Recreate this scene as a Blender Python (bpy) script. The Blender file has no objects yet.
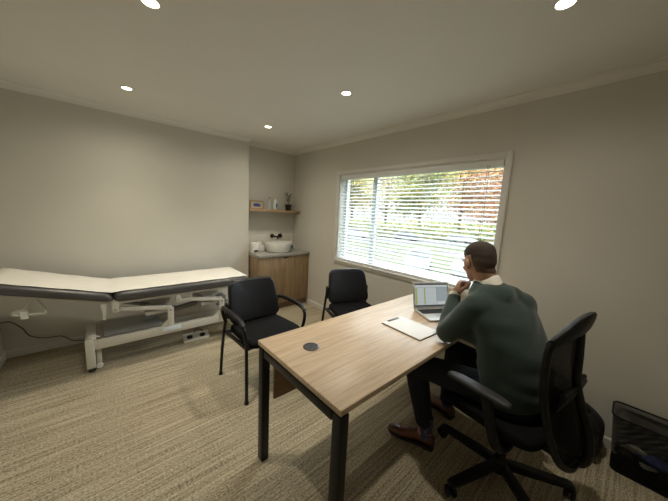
import bpy, bmesh, math, random
from mathutils import Vector, Matrix, Euler
random.seed(7)
SC = bpy.context.scene
COL = SC.collection
PI = math.pi
V = Vector

# ------------------------------------------------------------------ materials
def new_mat(name):
    m = bpy.data.materials.new(name); m.use_nodes = True
    nt = m.node_tree
    return m, nt, nt.nodes['Principled BSDF']

def lin(c):
    return tuple(c) + (1.0,)

def plain(name, col, rough=.5, metal=0., spec=.5, noise=.0, nscale=40., bump=0., bscale=200., coat=0., sheen=0.):
    m, nt, b = new_mat(name)
    b.inputs['Base Color'].default_value = lin(col)
    b.inputs['Roughness'].default_value = rough
    b.inputs['Metallic'].default_value = metal
    b.inputs['Specular IOR Level'].default_value = spec
    b.inputs['Coat Weight'].default_value = coat
    if sheen:
        b.inputs['Sheen Weight'].default_value = sheen
    tc = nt.nodes.new('ShaderNodeTexCoord')
    n = nt.nodes.new('ShaderNodeTexNoise'); n.inputs['Scale'].default_value = nscale
    n.inputs['Detail'].default_value = 4
    nt.links.new(tc.outputs['Object'], n.inputs['Vector'])
    r = nt.nodes.new('ShaderNodeValToRGB')
    r.color_ramp.elements[0].position = .3; r.color_ramp.elements[1].position = .7
    r.color_ramp.elements[0].color = lin([c * (1 - noise) for c in col])
    r.color_ramp.elements[1].color = lin([min(1, c * (1 + noise)) for c in col])
    nt.links.new(n.outputs['Fac'], r.inputs['Fac'])
    nt.links.new(r.outputs['Color'], b.inputs['Base Color'])
    if bump:
        n2 = nt.nodes.new('ShaderNodeTexNoise'); n2.inputs['Scale'].default_value = bscale
        nt.links.new(tc.outputs['Object'], n2.inputs['Vector'])
        bp = nt.nodes.new('ShaderNodeBump'); bp.inputs['Strength'].default_value = bump
        bp.inputs['Distance'].default_value = .002
        nt.links.new(n2.outputs['Fac'], bp.inputs['Height'])
        nt.links.new(bp.outputs['Normal'], b.inputs['Normal'])
    return m

def wood(name, c0, c1, axis='x', rough=.45, scale=1.0, spec=.5):
    m, nt, b = new_mat(name)
    tc = nt.nodes.new('ShaderNodeTexCoord')
    mp = nt.nodes.new('ShaderNodeMapping')
    s = {'x': (1.2, 22, 22), 'z': (22, 22, 1.2)}[axis]
    mp.inputs['Scale'].default_value = [k * scale for k in s]
    nt.links.new(tc.outputs['Object'], mp.inputs['Vector'])
    n = nt.nodes.new('ShaderNodeTexNoise'); n.inputs['Scale'].default_value = 1.6
    n.inputs['Detail'].default_value = 8; n.inputs['Roughness'].default_value = .62
    n.inputs['Distortion'].default_value = .35
    nt.links.new(mp.outputs['Vector'], n.inputs['Vector'])
    mp2 = nt.nodes.new('ShaderNodeMapping')
    s2 = {'x': (6, 160, 160), 'z': (160, 160, 6)}[axis]
    mp2.inputs['Scale'].default_value = s2
    nt.links.new(tc.outputs['Object'], mp2.inputs['Vector'])
    n2 = nt.nodes.new('ShaderNodeTexNoise'); n2.inputs['Scale'].default_value = 1.0
    n2.inputs['Detail'].default_value = 3
    nt.links.new(mp2.outputs['Vector'], n2.inputs['Vector'])
    mx = nt.nodes.new('ShaderNodeMath'); mx.operation = 'MULTIPLY_ADD'
    mx.inputs[1].default_value = .45
    nt.links.new(n2.outputs['Fac'], mx.inputs[0]); 
    ml = nt.nodes.new('ShaderNodeMath'); ml.operation = 'MULTIPLY'; ml.inputs[1].default_value = .6
    nt.links.new(n.outputs['Fac'], ml.inputs[0]); nt.links.new(ml.outputs[0], mx.inputs[2])
    r = nt.nodes.new('ShaderNodeValToRGB')
    r.color_ramp.elements[0].position = .38; r.color_ramp.elements[0].color = lin(c0)
    r.color_ramp.elements[1].position = .66; r.color_ramp.elements[1].color = lin(c1)
    nt.links.new(mx.outputs[0], r.inputs['Fac'])
    nt.links.new(r.outputs['Color'], b.inputs['Base Color'])
    b.inputs['Roughness'].default_value = rough
    b.inputs['Specular IOR Level'].default_value = spec
    return m

def emis(name, col, strength):
    m, nt, b = new_mat(name)
    b.inputs['Base Color'].default_value = lin((0.02, .02, .02))
    b.inputs['Emission Color'].default_value = lin(col)
    b.inputs['Emission Strength'].default_value = strength
    return m

def carpet_mat():
    m, nt, b = new_mat('loop_pile_carpet')
    tc = nt.nodes.new('ShaderNodeTexCoord')
    def noise(sc, det=3, rough=.6):
        mp = nt.nodes.new('ShaderNodeMapping'); mp.inputs['Scale'].default_value = sc
        nt.links.new(tc.outputs['Object'], mp.inputs['Vector'])
        n = nt.nodes.new('ShaderNodeTexNoise'); n.inputs['Scale'].default_value = 1
        n.inputs['Detail'].default_value = det; n.inputs['Roughness'].default_value = rough
        nt.links.new(mp.outputs['Vector'], n.inputs['Vector'])
        return n.outputs['Fac']
    streak = noise((1.5, 75, 1), 4)
    loops = noise((85, 140, 1), 3, .7)
    fine = noise((230, 260, 1), 2)
    big = noise((1.5, 1.5, 1), 2)
    def mad(a, k, c):
        x = nt.nodes.new('ShaderNodeMath'); x.operation = 'MULTIPLY_ADD'
        nt.links.new(a, x.inputs[0]); x.inputs[1].default_value = k
        if isinstance(c, float): x.inputs[2].default_value = c
        else: nt.links.new(c, x.inputs[2])
        return x.outputs[0]
    s = mad(streak, .42, .0)
    s = mad(loops, .66, s)
    s = mad(fine, .30, s)
    s = mad(big, .1, s)
    r = nt.nodes.new('ShaderNodeValToRGB')
    e = r.color_ramp.elements
    e[0].position = .60; e[0].color = lin((.105, .088, .060))
    e[1].position = .90; e[1].color = lin((.66, .585, .43))
    k = e.new(.735); k.color = lin((.375, .318, .222))
    nt.links.new(s, r.inputs['Fac'])
    nt.links.new(r.outputs['Color'], b.inputs['Base Color'])
    b.inputs['Roughness'].default_value = .95
    b.inputs['Specular IOR Level'].default_value = .1
    bp = nt.nodes.new('ShaderNodeBump'); bp.inputs['Strength'].default_value = .7
    bp.inputs['Distance'].default_value = .004
    nt.links.new(s, bp.inputs['Height']); nt.links.new(bp.outputs['Normal'], b.inputs['Normal'])
    return m

def mesh_fabric(name, col, open_frac, period):
    """black woven / perforated mesh: fine grid of holes in object space"""
    m, nt, b = new_mat(name)
    b.inputs['Base Color'].default_value = lin(col); b.inputs['Roughness'].default_value = .8; b.inputs['Specular IOR Level'].default_value = .15
    out = nt.nodes['Material Output']
    tc = nt.nodes.new('ShaderNodeTexCoord'); sep = nt.nodes.new('ShaderNodeSeparateXYZ')
    nt.links.new(tc.outputs['Object'], sep.inputs[0])
    def m2(op, a, bb):
        x = nt.nodes.new('ShaderNodeMath'); x.operation = op
        for i, q in enumerate((a, bb)):
            if isinstance(q, (int, float)): x.inputs[i].default_value = q
            else: nt.links.new(q, x.inputs[i])
        return x.outputs[0]
    xy = m2('ADD', sep.outputs['X'], sep.outputs['Y'])
    u = m2('ADD', xy, sep.outputs['Z']); w = m2('SUBTRACT', xy, sep.outputs['Z'])
    def band(q):
        fr = m2('FRACT', m2('MULTIPLY', q, 1. / period), 0)
        return m2('LESS_THAN', m2('ABSOLUTE', m2('SUBTRACT', fr, .5), 0), math.sqrt(open_frac) / 2)
    hole = m2('MULTIPLY', band(u), band(w))
    tr = nt.nodes.new('ShaderNodeBsdfTransparent'); mix = nt.nodes.new('ShaderNodeMixShader')
    nt.links.new(hole, mix.inputs[0]); nt.links.new(b.outputs[0], mix.inputs[1]); nt.links.new(tr.outputs[0], mix.inputs[2])
    nt.links.new(mix.outputs[0], out.inputs['Surface'])
    return m

def glass_mat(name='window_glass'):
    m, nt, b = new_mat(name)
    out = nt.nodes['Material Output']
    tr = nt.nodes.new('ShaderNodeBsdfTransparent'); tr.inputs[0].default_value = (.96, .98, .97, 1)
    gl = nt.nodes.new('ShaderNodeBsdfGlossy'); gl.inputs['Roughness'].default_value = .02
    lw = nt.nodes.new('ShaderNodeLayerWeight'); lw.inputs[0].default_value = .5
    pw = nt.nodes.new('ShaderNodeMath'); pw.operation = 'POWER'; pw.inputs[1].default_value = 5.
    nt.links.new(lw.outputs['Facing'], pw.inputs[0])
    fr = nt.nodes.new('ShaderNodeMath'); fr.operation = 'MULTIPLY_ADD'; fr.inputs[1].default_value = .9; fr.inputs[2].default_value = .035
    nt.links.new(pw.outputs[0], fr.inputs[0])
    mix = nt.nodes.new('ShaderNodeMixShader')
    nt.links.new(fr.outputs[0], mix.inputs[0]); nt.links.new(tr.outputs[0], mix.inputs[1]); nt.links.new(gl.outputs[0], mix.inputs[2])
    nt.links.new(mix.outputs[0], out.inputs['Surface'])
    return m

M = dict(
    wall=plain('wall_paint', (.66, .635, .565), .75, noise=.012, nscale=3, bump=.12, bscale=260, spec=.3),
    ceil=plain('ceiling_paint', (.82, .805, .745), .8, noise=.01, nscale=3, spec=.2),
    trim=plain('white_trim_paint', (.74, .72, .67), .4, noise=.01),
    carpet=carpet_mat(),
    oak=wood('oak_laminate', (.44, .315, .205), (.66, .515, .365), 'x', .38, spec=.5),
    oak_edge=wood('oak_edge_band', (.44, .29, .15), (.60, .42, .24), 'x', .45),
    vanity=wood('brown_oak_veneer', (.20, .125, .065), (.40, .28, .16), 'z', .45),
    vanity_dark=wood('dark_oak_plinth', (.13, .075, .04), (.22, .14, .08), 'x', .5),
    panel=wood('walnut_panel', (.17, .095, .045), (.27, .165, .085), 'x', .5),
    shelf=wood('shelf_oak', (.30, .19, .10), (.50, .34, .20), 'x', .5),
    blackmetal=plain('black_powder_coat', (.007, .007, .0075), .42, spec=.35, noise=.05, bump=.05, bscale=500),
    blackplastic=plain('black_plastic', (.008, .008, .009), .42, spec=.3, noise=.08),
    greyplastic=plain('grey_plastic', (.05, .052, .055), .35, noise=.05),
    leatherette=plain('black_leatherette', (.007, .007, .008), .36, noise=.1, nscale=60, bump=.25, bscale=420, spec=.35),
    seatfabric=plain('black_seat_fabric', (.006, .006, .0065), .9, spec=.15, noise=.2, nscale=250, bump=.4, bscale=600),
    vinyl=plain('charcoal_vinyl', (.085, .082, .080), .34, noise=.06, nscale=20, bump=.1, bscale=300),
    paper=plain('couch_paper', (.84, .81, .74), .7, noise=.02, nscale=14, bump=.3, bscale=18),
    bedmetal=plain('cream_powder_coat', (.60, .575, .50), .4, noise=.02),
    bedgrey=plain('grey_steel_tube', (.30, .29, .27), .4, metal=.3, noise=.05),
    white=plain('white_plastic', (.80, .79, .75), .35, noise=.01),
    label=plain('pale_blue_label', (.72, .80, .83), .4, noise=.03, nscale=120),
    red=plain('red_button', (.5, .05, .04), .4),
    ceramic=plain('white_ceramic', (.80, .785, .74), .12, coat=.5, noise=.005),
    stone=plain('grey_stone_laminate', (.36, .345, .315), .3, noise=.12, nscale=90),
    splash=plain('cream_splashback', (.76, .71, .62), .22, noise=.01),
    steel=plain('brushed_aluminium', (.60, .60, .60), .32, metal=.85, noise=.02),
    chrome=plain('chrome', (.75, .75, .75), .15, metal=1.),
    silver=plain('laptop_aluminium', (.66, .66, .65), .35, metal=.5, noise=.01),
    key=plain('black_keycap', (.02, .02, .022), .5),
    sheet=plain('white_writing_paper', (.84, .84, .84), .6, noise=.01),
    dark_edge=plain('black_board', (.02, .02, .025), .5),
    skin=plain('skin', (.43, .245, .165), .5, noise=.08, nscale=30, bump=.1, bscale=500),
    hair=plain('short_brown_hair', (.040, .026, .018), .75, noise=.35, nscale=300, bump=.8, bscale=900),
    knit=plain('dark_green_knit', (.036, .057, .052), .9, noise=.16, nscale=350, bump=.6, bscale=700, sheen=.25, spec=.2),
    shirt=plain('white_shirt_cotton', (.80, .77, .69), .7, noise=.02, nscale=80),
    blueshirt=plain('pale_shirt_hem', (.42, .46, .54), .7, noise=.03),
    trouser=plain('dark_navy_wool', (.022, .025, .035), .9, spec=.15, noise=.15, nscale=300),
    sock=plain('patterned_sock', (.05, .06, .12), .9, noise=.8, nscale=70),
    sockred=plain('red_sock_motif', (.45, .08, .05), .9, noise=.3, nscale=90),
    shoe=plain('brown_leather', (.115, .040, .019), .32, noise=.25, nscale=25, coat=.2),
    sole=plain('dark_sole', (.02, .014, .01), .6),
    nylon=plain('black_nylon', (.011, .011, .012), .6, noise=.2, nscale=120, bump=.3, bscale=500),
    binmesh=mesh_fabric('black_wire_mesh', (.008, .008, .008), .42, .004),
    backmesh=mesh_fabric('black_woven_mesh', (.006, .006, .0065), .06, .004),
    bagplastic=plain('black_bin_liner', (.01, .01, .011), .3, noise=.2, bump=.6, bscale=40),
    bluepaper=plain('crumpled_blue_wrapper', (.08, .11, .30), .5, noise=.3, nscale=40),
    whitepaper=plain('crumpled_white_paper', (.62, .60, .56), .6, noise=.1, nscale=40),
    glass=glass_mat(),
    alu=plain('window_aluminium', (.74, .80, .86), .4, metal=.0, noise=.02),
    blind=plain('white_blind_slat', (.84, .845, .84), .42, noise=.008),
    leaf=plain('dark_green_leaf', (.045, .10, .045), .5, noise=.3, nscale=60),
    pot=plain('black_pot', (.014, .013, .013), .5),
    soil=plain('potting_soil', (.03, .02, .014), .9, noise=.4, nscale=90),
    blueprint=plain('blue_print', (.03, .05, .20), .4, noise=.5, nscale=40),
    sand=plain('cream_mount', (.55, .47, .34), .6, noise=.05),
    clearplastic=plain('translucent_bottle', (.62, .66, .66), .15, noise=.02),
    bluelabel=plain('blue_bottle_label', (.05, .16, .24), .4, noise=.3, nscale=60),
    armpad=plain('dark_arm_pad_rubber', (.022, .023, .025), .55, noise=.05),
    eye=plain('eye_white', (.7, .68, .64), .2),
    grass=plain('lawn_grass', (.048, .066, .014), .9, noise=.35, nscale=.6),
    road=plain('asphalt', (.08, .08, .085), .9, noise=.1, nscale=2),
    bark=plain('bark', (.16, .12, .09), .9, noise=.3, nscale=5),
    l_yellow=plain('yellow_leaves', (.38, .29, .09), .8, noise=.35, nscale=1.5),
    l_orange=plain('orange_leaves', (.42, .18, .085), .8, noise=.35, nscale=1.5),
    l_green=plain('green_leaves', (.17, .21, .055), .8, noise=.35, nscale=1.5),
    carwhite=plain('silver_car_paint', (.30, .32, .35), .25, coat=.6, noise=.01),
    cardark=plain('dark_car_paint', (.05, .06, .08), .25, coat=.6),
    carglass=plain('car_glass', (.03, .04, .05), .08),
    rubber=plain('tyre_rubber', (.015, .015, .015), .8),
)

def slat_mat():
    m, nt, b = new_mat('white_vinyl_slat')
    out = nt.nodes['Material Output']
    b.inputs['Base Color'].default_value = (.88, .885, .89, 1); b.inputs['Roughness'].default_value = .4
    tl = nt.nodes.new('ShaderNodeBsdfTranslucent'); tl.inputs[0].default_value = (.88, .9, .92, 1)
    n = nt.nodes.new('ShaderNodeTexNoise'); n.inputs['Scale'].default_value = 30
    mr = nt.nodes.new('ShaderNodeMapRange'); mr.inputs[3].default_value = .42; mr.inputs[4].default_value = .48
    mix = nt.nodes.new('ShaderNodeMixShader')
    nt.links.new(n.outputs['Fac'], mr.inputs[0]); nt.links.new(mr.outputs[0], mix.inputs[0])
    nt.links.new(b.outputs[0], mix.inputs[1]); nt.links.new(tl.outputs[0], mix.inputs[2]); nt.links.new(mix.outputs[0], out.inputs['Surface'])
    return m
M['slat'] = slat_mat()

# ------------------------------------------------------------------ mesh builder
class MB:
    def __init__(s): s.bm = bmesh.new()
    def _xf(s, verts, mat):
        if mat is not None: bmesh.ops.transform(s.bm, matrix=mat, verts=verts)
    def box(s, x0, x1, y0, y1, z0, z1, bev=0., seg=2, mat=None):
        g = bmesh.ops.create_cube(s.bm, size=1)
        vs = g['verts']
        for v in vs:
            v.co = V((x0 + (v.co.x + .5) * (x1 - x0), y0 + (v.co.y + .5) * (y1 - y0), z0 + (v.co.z + .5) * (z1 - z0)))
        if bev:
            es = list({e for v in vs for e in v.link_edges})
            r = bmesh.ops.bevel(s.bm, geom=es, offset=bev, segments=seg, affect='EDGES', profile=.5)
            vs = list({v for f in r['faces'] for v in f.verts} | {v for v in vs if v.is_valid})
        s._xf(vs, mat); return s
    def tube(s, pts, r, seg=10, closed=False, flat=1., up=None, caps=True):
        pts = [V(p) for p in pts]; n = len(pts)
        rr = r if isinstance(r, (list, tuple)) else [r] * n
        rings = []; prev = None
        for i, p in enumerate(pts):
            if closed: t = pts[(i + 1) % n] - pts[i - 1]
            else: t = (pts[min(i + 1, n - 1)] - pts[max(i - 1, 0)])
            t.normalize()
            if prev is None:
                u = V(up) if up else (V((0, 0, 1)) if abs(t.z) < .9 else V((1, 0, 0)))
            else: u = prev
            u = (u - t * u.dot(t)).normalized(); prev = u
            w = t.cross(u)
            rings.append([s.bm.verts.new(p + (u * math.cos(a) * flat + w * math.sin(a)) * rr[i]) for a in [2 * PI * k / seg for k in range(seg)]])
        m = n if closed else n - 1
        for i in range(m):
            a, b = rings[i], rings[(i + 1) % n]
            for k in range(seg):
                s.bm.faces.new((a[k], a[(k + 1) % seg], b[(k + 1) % seg], b[k]))
        if not closed and caps:
            s.bm.faces.new(rings[0][::-1]); s.bm.faces.new(rings[-1])
        return s
    def lathe(s, prof, c=(0, 0, 0), seg=24, mat=None):
        rings = []; allv = []
        for (r, z) in prof:
            if r < 1e-6:
                v = s.bm.verts.new((c[0], c[1], c[2] + z)); rings.append([v]); allv.append(v)
            else:
                q = [s.bm.verts.new((c[0] + r * math.cos(2 * PI * k / seg), c[1] + r * math.sin(2 * PI * k / seg), c[2] + z)) for k in range(seg)]
                rings.append(q); allv += q
        for a, b in zip(rings, rings[1:]):
            for k in range(seg):
                k2 = (k + 1) % seg
                if len(a) == 1 and len(b) == 1: continue
                if len(a) == 1: s.bm.faces.new((a[0], b[k], b[k2]))
                elif len(b) == 1: s.bm.faces.new((a[k], a[k2], b[0]))
                else: s.bm.faces.new((a[k], a[k2], b[k2], b[k]))
        s._xf(allv, mat); return s
    def prism(s, poly, axis, a, b, bev=0., mat=None):
        """poly 2d points; axis 'x': (y,z) 'y': (x,z) 'z': (x,y)"""
        def P(p, t):
            return {'x': V((t, p[0], p[1])), 'y': V((p[0], t, p[1])), 'z': V((p[0], p[1], t))}[axis]
        A = [s.bm.verts.new(P(p, a)) for p in poly]; B = [s.bm.verts.new(P(p, b)) for p in poly]
        fs = [s.bm.faces.new(A[::-1]), s.bm.faces.new(B)]
        n = len(poly)
        for k in range(n): fs.append(s.bm.faces.new((A[k], A[(k + 1) % n], B[(k + 1) % n], B[k])))
        vs = A + B
        if bev:
            es = list({e for v in vs for e in v.link_edges})
            r = bmesh.ops.bevel(s.bm, geom=es, offset=bev, segments=2, affect='EDGES', profile=.5)
            vs = list({v for f in r['faces'] for v in f.verts} | {v for v in vs if v.is_valid})
        s._xf(vs, mat); return s
    def ball(s, c, r, rot=None, seg=20, rings=12):
        if isinstance(r, (int, float)): r = (r, r, r)
        g = bmesh.ops.create_uvsphere(s.bm, u_segments=seg, v_segments=rings, radius=1)
        mt = Matrix.Translation(V(c)) @ (rot.to_4x4() if rot is not None else Matrix.Identity(4)) @ Matrix.Diagonal(V((r[0], r[1], r[2], 1)))
        bmesh.ops.transform(s.bm, matrix=mt, verts=g['verts']); return s
    def limb(s, pts, rad, seg=14):
        """capsule chain: tapered tubes with balls at the joints"""
        for i, (p, r) in enumerate(zip(pts, rad)):
            s.ball(p, r, seg=seg, rings=10)
            if i:
                s.tube([pts[i - 1], p], [rad[i - 1], r], seg=seg)
        return s
    def rings(s, R, seg=28):
        """R: list of (centre, rx, ry, xdir, ydir) closed loft"""
        rs = []
        for c, rx, ry, xd, yd in R:
            rs.append([s.bm.verts.new(V(c) + V(xd) * rx * math.cos(a) + V(yd) * ry * math.sin(a)) for a in [2 * PI * k / seg for k in range(seg)]])
        for a, b in zip(rs, rs[1:]):
            for k in range(seg): s.bm.faces.new((a[k], a[(k + 1) % seg], b[(k + 1) % seg], b[k]))
        s.bm.faces.new(rs[0][::-1]); s.bm.faces.new(rs[-1]); return s
    def quad(s, a, b, c, d):
        s.bm.faces.new([s.bm.verts.new(V(p)) for p in (a, b, c, d)]); return s
    def mesh(s, name, smooth=40, fix=True):
        if fix: bmesh.ops.recalc_face_normals(s.bm, faces=s.bm.faces)
        me = bpy.data.meshes.new(name); s.bm.to_mesh(me); s.bm.free()
        if smooth:
            for p in me.polygons: p.use_smooth = True
            me.set_sharp_from_angle(angle=math.radians(smooth))
        return me
    def build(s, name, mat, parent=None, smooth=40, fix=True):
        me = s.mesh(name, smooth, fix); me.materials.append(mat)
        o = bpy.data.objects.new(name, me); COL.objects.link(o)
        if parent is not None: o.parent = parent
        return o

def remeshed(mb, name, mat, parent, voxel, smooth=4):
    o = mb.build(name + '_src', mat)
    r = o.modifiers.new('r', 'REMESH'); r.mode = 'VOXEL'; r.voxel_size = voxel
    q = o.modifiers.new('s', 'SMOOTH'); q.iterations = smooth; q.factor = .5
    bpy.context.view_layer.update()
    dg = bpy.context.evaluated_depsgraph_get()
    me = bpy.data.meshes.new_from_object(o.evaluated_get(dg))
    me.name = name
    bpy.data.objects.remove(o)
    me.materials.clear(); me.materials.append(mat)
    for p in me.polygons: p.use_smooth = True
    ob = bpy.data.objects.new(name, me); COL.objects.link(ob); ob.parent = parent
    return ob

def thing(name, label, cat, loc=(0, 0, 0), rz=0., group=None):
    o = bpy.data.objects.new(name, None); COL.objects.link(o)
    o.location = loc; o.rotation_euler = (0, 0, rz); o.empty_display_size = .1
    o['label'] = label; o['category'] = cat
    if group: o['group'] = group
    return o
def tag(o, label, cat, group=None, kind=None):
    o['label'] = label; o['category'] = cat
    if group: o['group'] = group
    if kind: o['kind'] = kind
    return o
def struct(o, label=None, cat=None):
    o['kind'] = 'structure'
    if label: o['label'] = label
    if cat: o['category'] = cat
    return o
def copy_tree(o, parent=None):
    c = o.copy(); COL.objects.link(c)
    if parent is not None: c.parent = parent
    for ch in list(o.children): copy_tree(ch, c)
    return c
def arc(c, r, a0, a1, n, ax=(1, 0, 0), ay=(0, 0, 1)):
    return [V(c) + V(ax) * r * math.cos(a0 + (a1 - a0) * k / n) + V(ay) * r * math.sin(a0 + (a1 - a0) * k / n) for k in range(n + 1)]
def smooth_path(P, n=6):
    """Catmull-Rom through P"""
    P = [V(p) for p in P]; out = []
    for i in range(len(P) - 1):
        p0 = P[max(i - 1, 0)]; p1 = P[i]; p2 = P[i + 1]; p3 = P[min(i + 2, len(P) - 1)]
        for k in range(n):
            t = k / n
            out.append(.5 * ((2 * p1) + (p2 - p0) * t + (2 * p0 - 5 * p1 + 4 * p2 - p3) * t * t + (3 * p1 - p0 - 3 * p2 + p3) * t ** 3))
    out.append(P[-1]); return out

# ------------------------------------------------------------------ room dimensions
XL, XR = -.70, 2.45          # left wall, window wall
YB, YA = 3.612, 3.774        # couch wall, alcove wall
XJ, YF = 1.60, -1.25         # edge of alcove, wall behind the camera
ZC = 2.39
WY0, WY1, WZ0, WZ1 = .737, 2.680, .815, 1.955   # clear opening of window

# ------------------------------------------------------------------ shell
floor = struct(MB().box(XL - .1, XR + .2, YF - .1, YA + .2, -.1, 0).build('floor', M['carpet'], smooth=0), 'beige loop pile carpet with fine streaks covering the floor', 'floor')
struct(MB().box(XL - .1, XR + .2, YF - .1, YA + .2, ZC, ZC + .1).build('ceiling', M['ceil'], smooth=0), 'smooth cream painted ceiling with round downlights', 'ceiling')
struct(MB().box(XL - .1, XL, YF - .1, YB + .1, 0, ZC).build('wall_left', M['wall'], smooth=0), 'cream painted wall at the left end of the couch', 'wall')
struct(MB().box(XL, XJ, YB, YA + .2, 0, ZC, bev=.004).build('wall_back', M['wall'], smooth=0), 'cream painted wall behind the treatment couch', 'wall')
struct(MB().box(XJ, XR + .2, YA, YA + .2, 0, ZC).build('wall_alcove', M['wall'], smooth=0), 'cream painted alcove wall behind the wash basin', 'wall')
struct(MB().box(XL - .1, XR + .2, YF - .1, YF, 0, ZC).build('wall_front', M['wall'], smooth=0), 'cream painted wall facing the couch', 'wall')
w = MB()
w.box(XR, XR + .2, YF, WY0, 0, ZC); w.box(XR, XR + .2, WY1, YA, 0, ZC)
w.box(XR, XR + .2, WY0, WY1, 0, WZ0); w.box(XR, XR + .2, WY0, WY1, WZ1, ZC)
struct(w.build('wall_right', M['wall'], smooth=0), 'cream painted wall with the wide window', 'wall')

def sweep(path, prof, closed=False):
    """path: plan points along wall face, room on the RIGHT-hand normal given by offset; prof: (offset from wall, z)"""
    mb = MB(); n = len(path); P = [V((p[0], p[1])) for p in path]
    rows = []
    for i in range(n):
        d0 = (P[i] - P[i - 1]).normalized() if i > 0 else (P[1] - P[0]).normalized()
        d1 = (P[i + 1] - P[i]).normalized() if i < n - 1 else d0
        n0 = V((d0.y, -d0.x)); n1 = V((d1.y, -d1.x))
        b = (n0 + n1); b = b / (b.dot(n0))
        rows.append([mb.bm.verts.new((P[i].x + b.x * o, P[i].y + b.y * o, z)) for o, z in prof])
    for a, b in zip(rows, rows[1:]):
        for k in range(len(prof)):
            k2 = (k + 1) % len(prof)
            mb.bm.faces.new((a[k], a[k2], b[k2], b[k]))
    mb.bm.faces.new(rows[0]); mb.bm.faces.new(rows[-1][::-1])
    return mb
loop = [(XL, YF), (XL, YB), (XJ, YB), (XJ, YA), (XR, YA), (XR, YF)]
cove = [(0, ZC)] + [(0, ZC - .052), (.006, ZC - .052), (.008, ZC - .045)] + [(.06 - .05 * math.cos(a), ZC - .045 + .038 * math.sin(a)) for a in [PI / 2 * k / 6 for k in range(7)]] + [(.062, ZC)]
struct(sweep(loop, cove).build('trim_1', M['ceil'], smooth=30), 'cream coved cornice where walls meet ceiling', 'cornice')
sk = [(0, 0), (.012, 0), (.012, .062), (.006, .07), (0, .07)]
struct(sweep([(XL, YF), (XL, YB)], sk).build('baseboard_left', M['trim'], smooth=20), 'white skirting board along the left wall', 'baseboard')
struct(sweep([(XL + .012, YB), (XJ, YB)], sk).build('baseboard_back', M['trim'], smooth=20), 'white skirting board behind the treatment couch', 'baseboard')
struct(sweep([(XR, 3.30), (XR, YF)], sk).build('baseboard_right', M['trim'], smooth=20), 'white skirting board under the window wall', 'baseboard')

# window
win = bpy.data.objects.new('window_1', None); COL.objects.link(win); win.location = (XR, 0, 0)
struct(win, 'wide white framed window looking onto lawn and autumn trees', 'window')
t = MB(); a = .041
x0, x1 = -.018, .0
t.box(x0, x1, WY0 - a, WY0, WZ0 - a, WZ1 + a, .003); t.box(x0, x1, WY1, WY1 + a, WZ0 - a, WZ1 + a, .003)
t.box(x0, x1, WY0, WY1, WZ1, WZ1 + a, .003); t.box(x0, x1, WY0, WY1, WZ0 - a, WZ0 - .012, .003)
t.build('architrave', M['trim'], win)
t = MB(); t.box(-.03, .10, WY0 - .0, WY1, WZ0 - .014, WZ0 + .006, .004); t.build('sill', M['trim'], win)
t = MB()
t.box(.0, .12, WY0 + .0005, WY0 + .012, WZ0 + .006, WZ1); t.box(0, .12, WY1 - .012, WY1 - .0005, WZ0 + .006, WZ1); t.box(0, .12, WY0 + .012, WY1 - .012, WZ1 - .012, WZ1 - .0005)
t.build('reveal_lining', M['trim'], win)
t = MB(); fy0, fy1 = WY0 + .012, WY1 - .012; fx0, fx1 = .10, .14
fz0, fz1 = WZ0 + .006, WZ1 - .012
t.box(fx0, fx1, fy0, fy0 + .035, fz0, fz1, .003); t.box(fx0, fx1, fy1 - .035, fy1, fz0, fz1, .003)
t.box(fx0, fx1, fy0 + .045, fy1 - .045, fz1 - .045, fz1, .003); t.box(fx0, fx1, fy0 + .045, fy1 - .045, fz0, fz0 + .05, .003)
t.build('window_frame', M['alu'], win)
t = MB(); t.box(fx0 - .005, fx1, 2.115, 2.175, fz0 + .05, fz1 - .045, .003); t.build('mullion', M['alu'], win)
t = MB(); t.box(.118, .122, fy0 + .045, 2.115, fz0 + .05, fz1 - .045); t.build('glass_pane', M['glass'], win, smooth=0)
t = MB(); t.box(.118, .122, 2.175, fy1 - .045, fz0 + .05, fz1 - .045); t.build('glass_pane', M['glass'], win, smooth=0)

# venetian blind
bl = thing('venetian_blind', 'wide white horizontal venetian blind hanging inside the window, slats open', 'blind', (XR, 0, 0))
t = MB(); t.box(.004, .066, WY0 + .02, WY1 - .02, WZ1 - .068, WZ1 - .013, .004); t.build('headrail', M['blind'], bl)
t = MB()
tilt = Matrix.Rotation(math.radians(-18), 4, 'Y')
NS = 26; zt = WZ1 - .095; zb = WZ0 + .052
for k in range(NS):
    z = zb + (zt - zb) * k / (NS - 1)
    for s0 in range(4):        # gently crowned slat
        xa = -.0245 + .01225 * s0; xb = xa + .01225
        za = -.0015 * (abs(xa) / .0245) ** 2; zbb = -.0015 * (abs(xb) / .0245) ** 2
        p = []
        for (xx, zz) in ((xa, za), (xb, zbb), (xb, zbb - .0026), (xa, za - .0026)):
            q = tilt @ V((xx, 0, zz)); p.append((q.x + .036, q.z + z))
        t.prism(p, 'y', WY0 + .022, WY1 - .022)
bmesh.ops.remove_doubles(t.bm, verts=t.bm.verts, dist=1e-5)
t.build('slats', M['slat'], bl, smooth=0)
t = MB(); t.box(.012, .060, WY0 + .022, WY1 - .022, WZ0 + .012, WZ0 + .030, .003); t.build('bottom_rail', M['blind'], bl)
for y in (.95, 1.45, 1.95, 2.45):
    t = MB(); t.tube([(.010, y, WZ0 + .02), (.010, y, WZ1 - .06)], .0009, 5); t.tube([(.062, y, WZ0 + .02), (.062, y, WZ1 - .06)], .0009, 5)
    t.build('ladder_cord', M['blind'], bl)
t = MB(); t.tube([(.0035, .86, 1.1), (.0035, .86, WZ1 - .05)], .0016, 6); t.tube([(.003, .875, 1.2), (.003, .875, WZ1 - .05)], .0012, 6); t.build('pull_cord', M['greyplastic'], bl)

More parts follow.
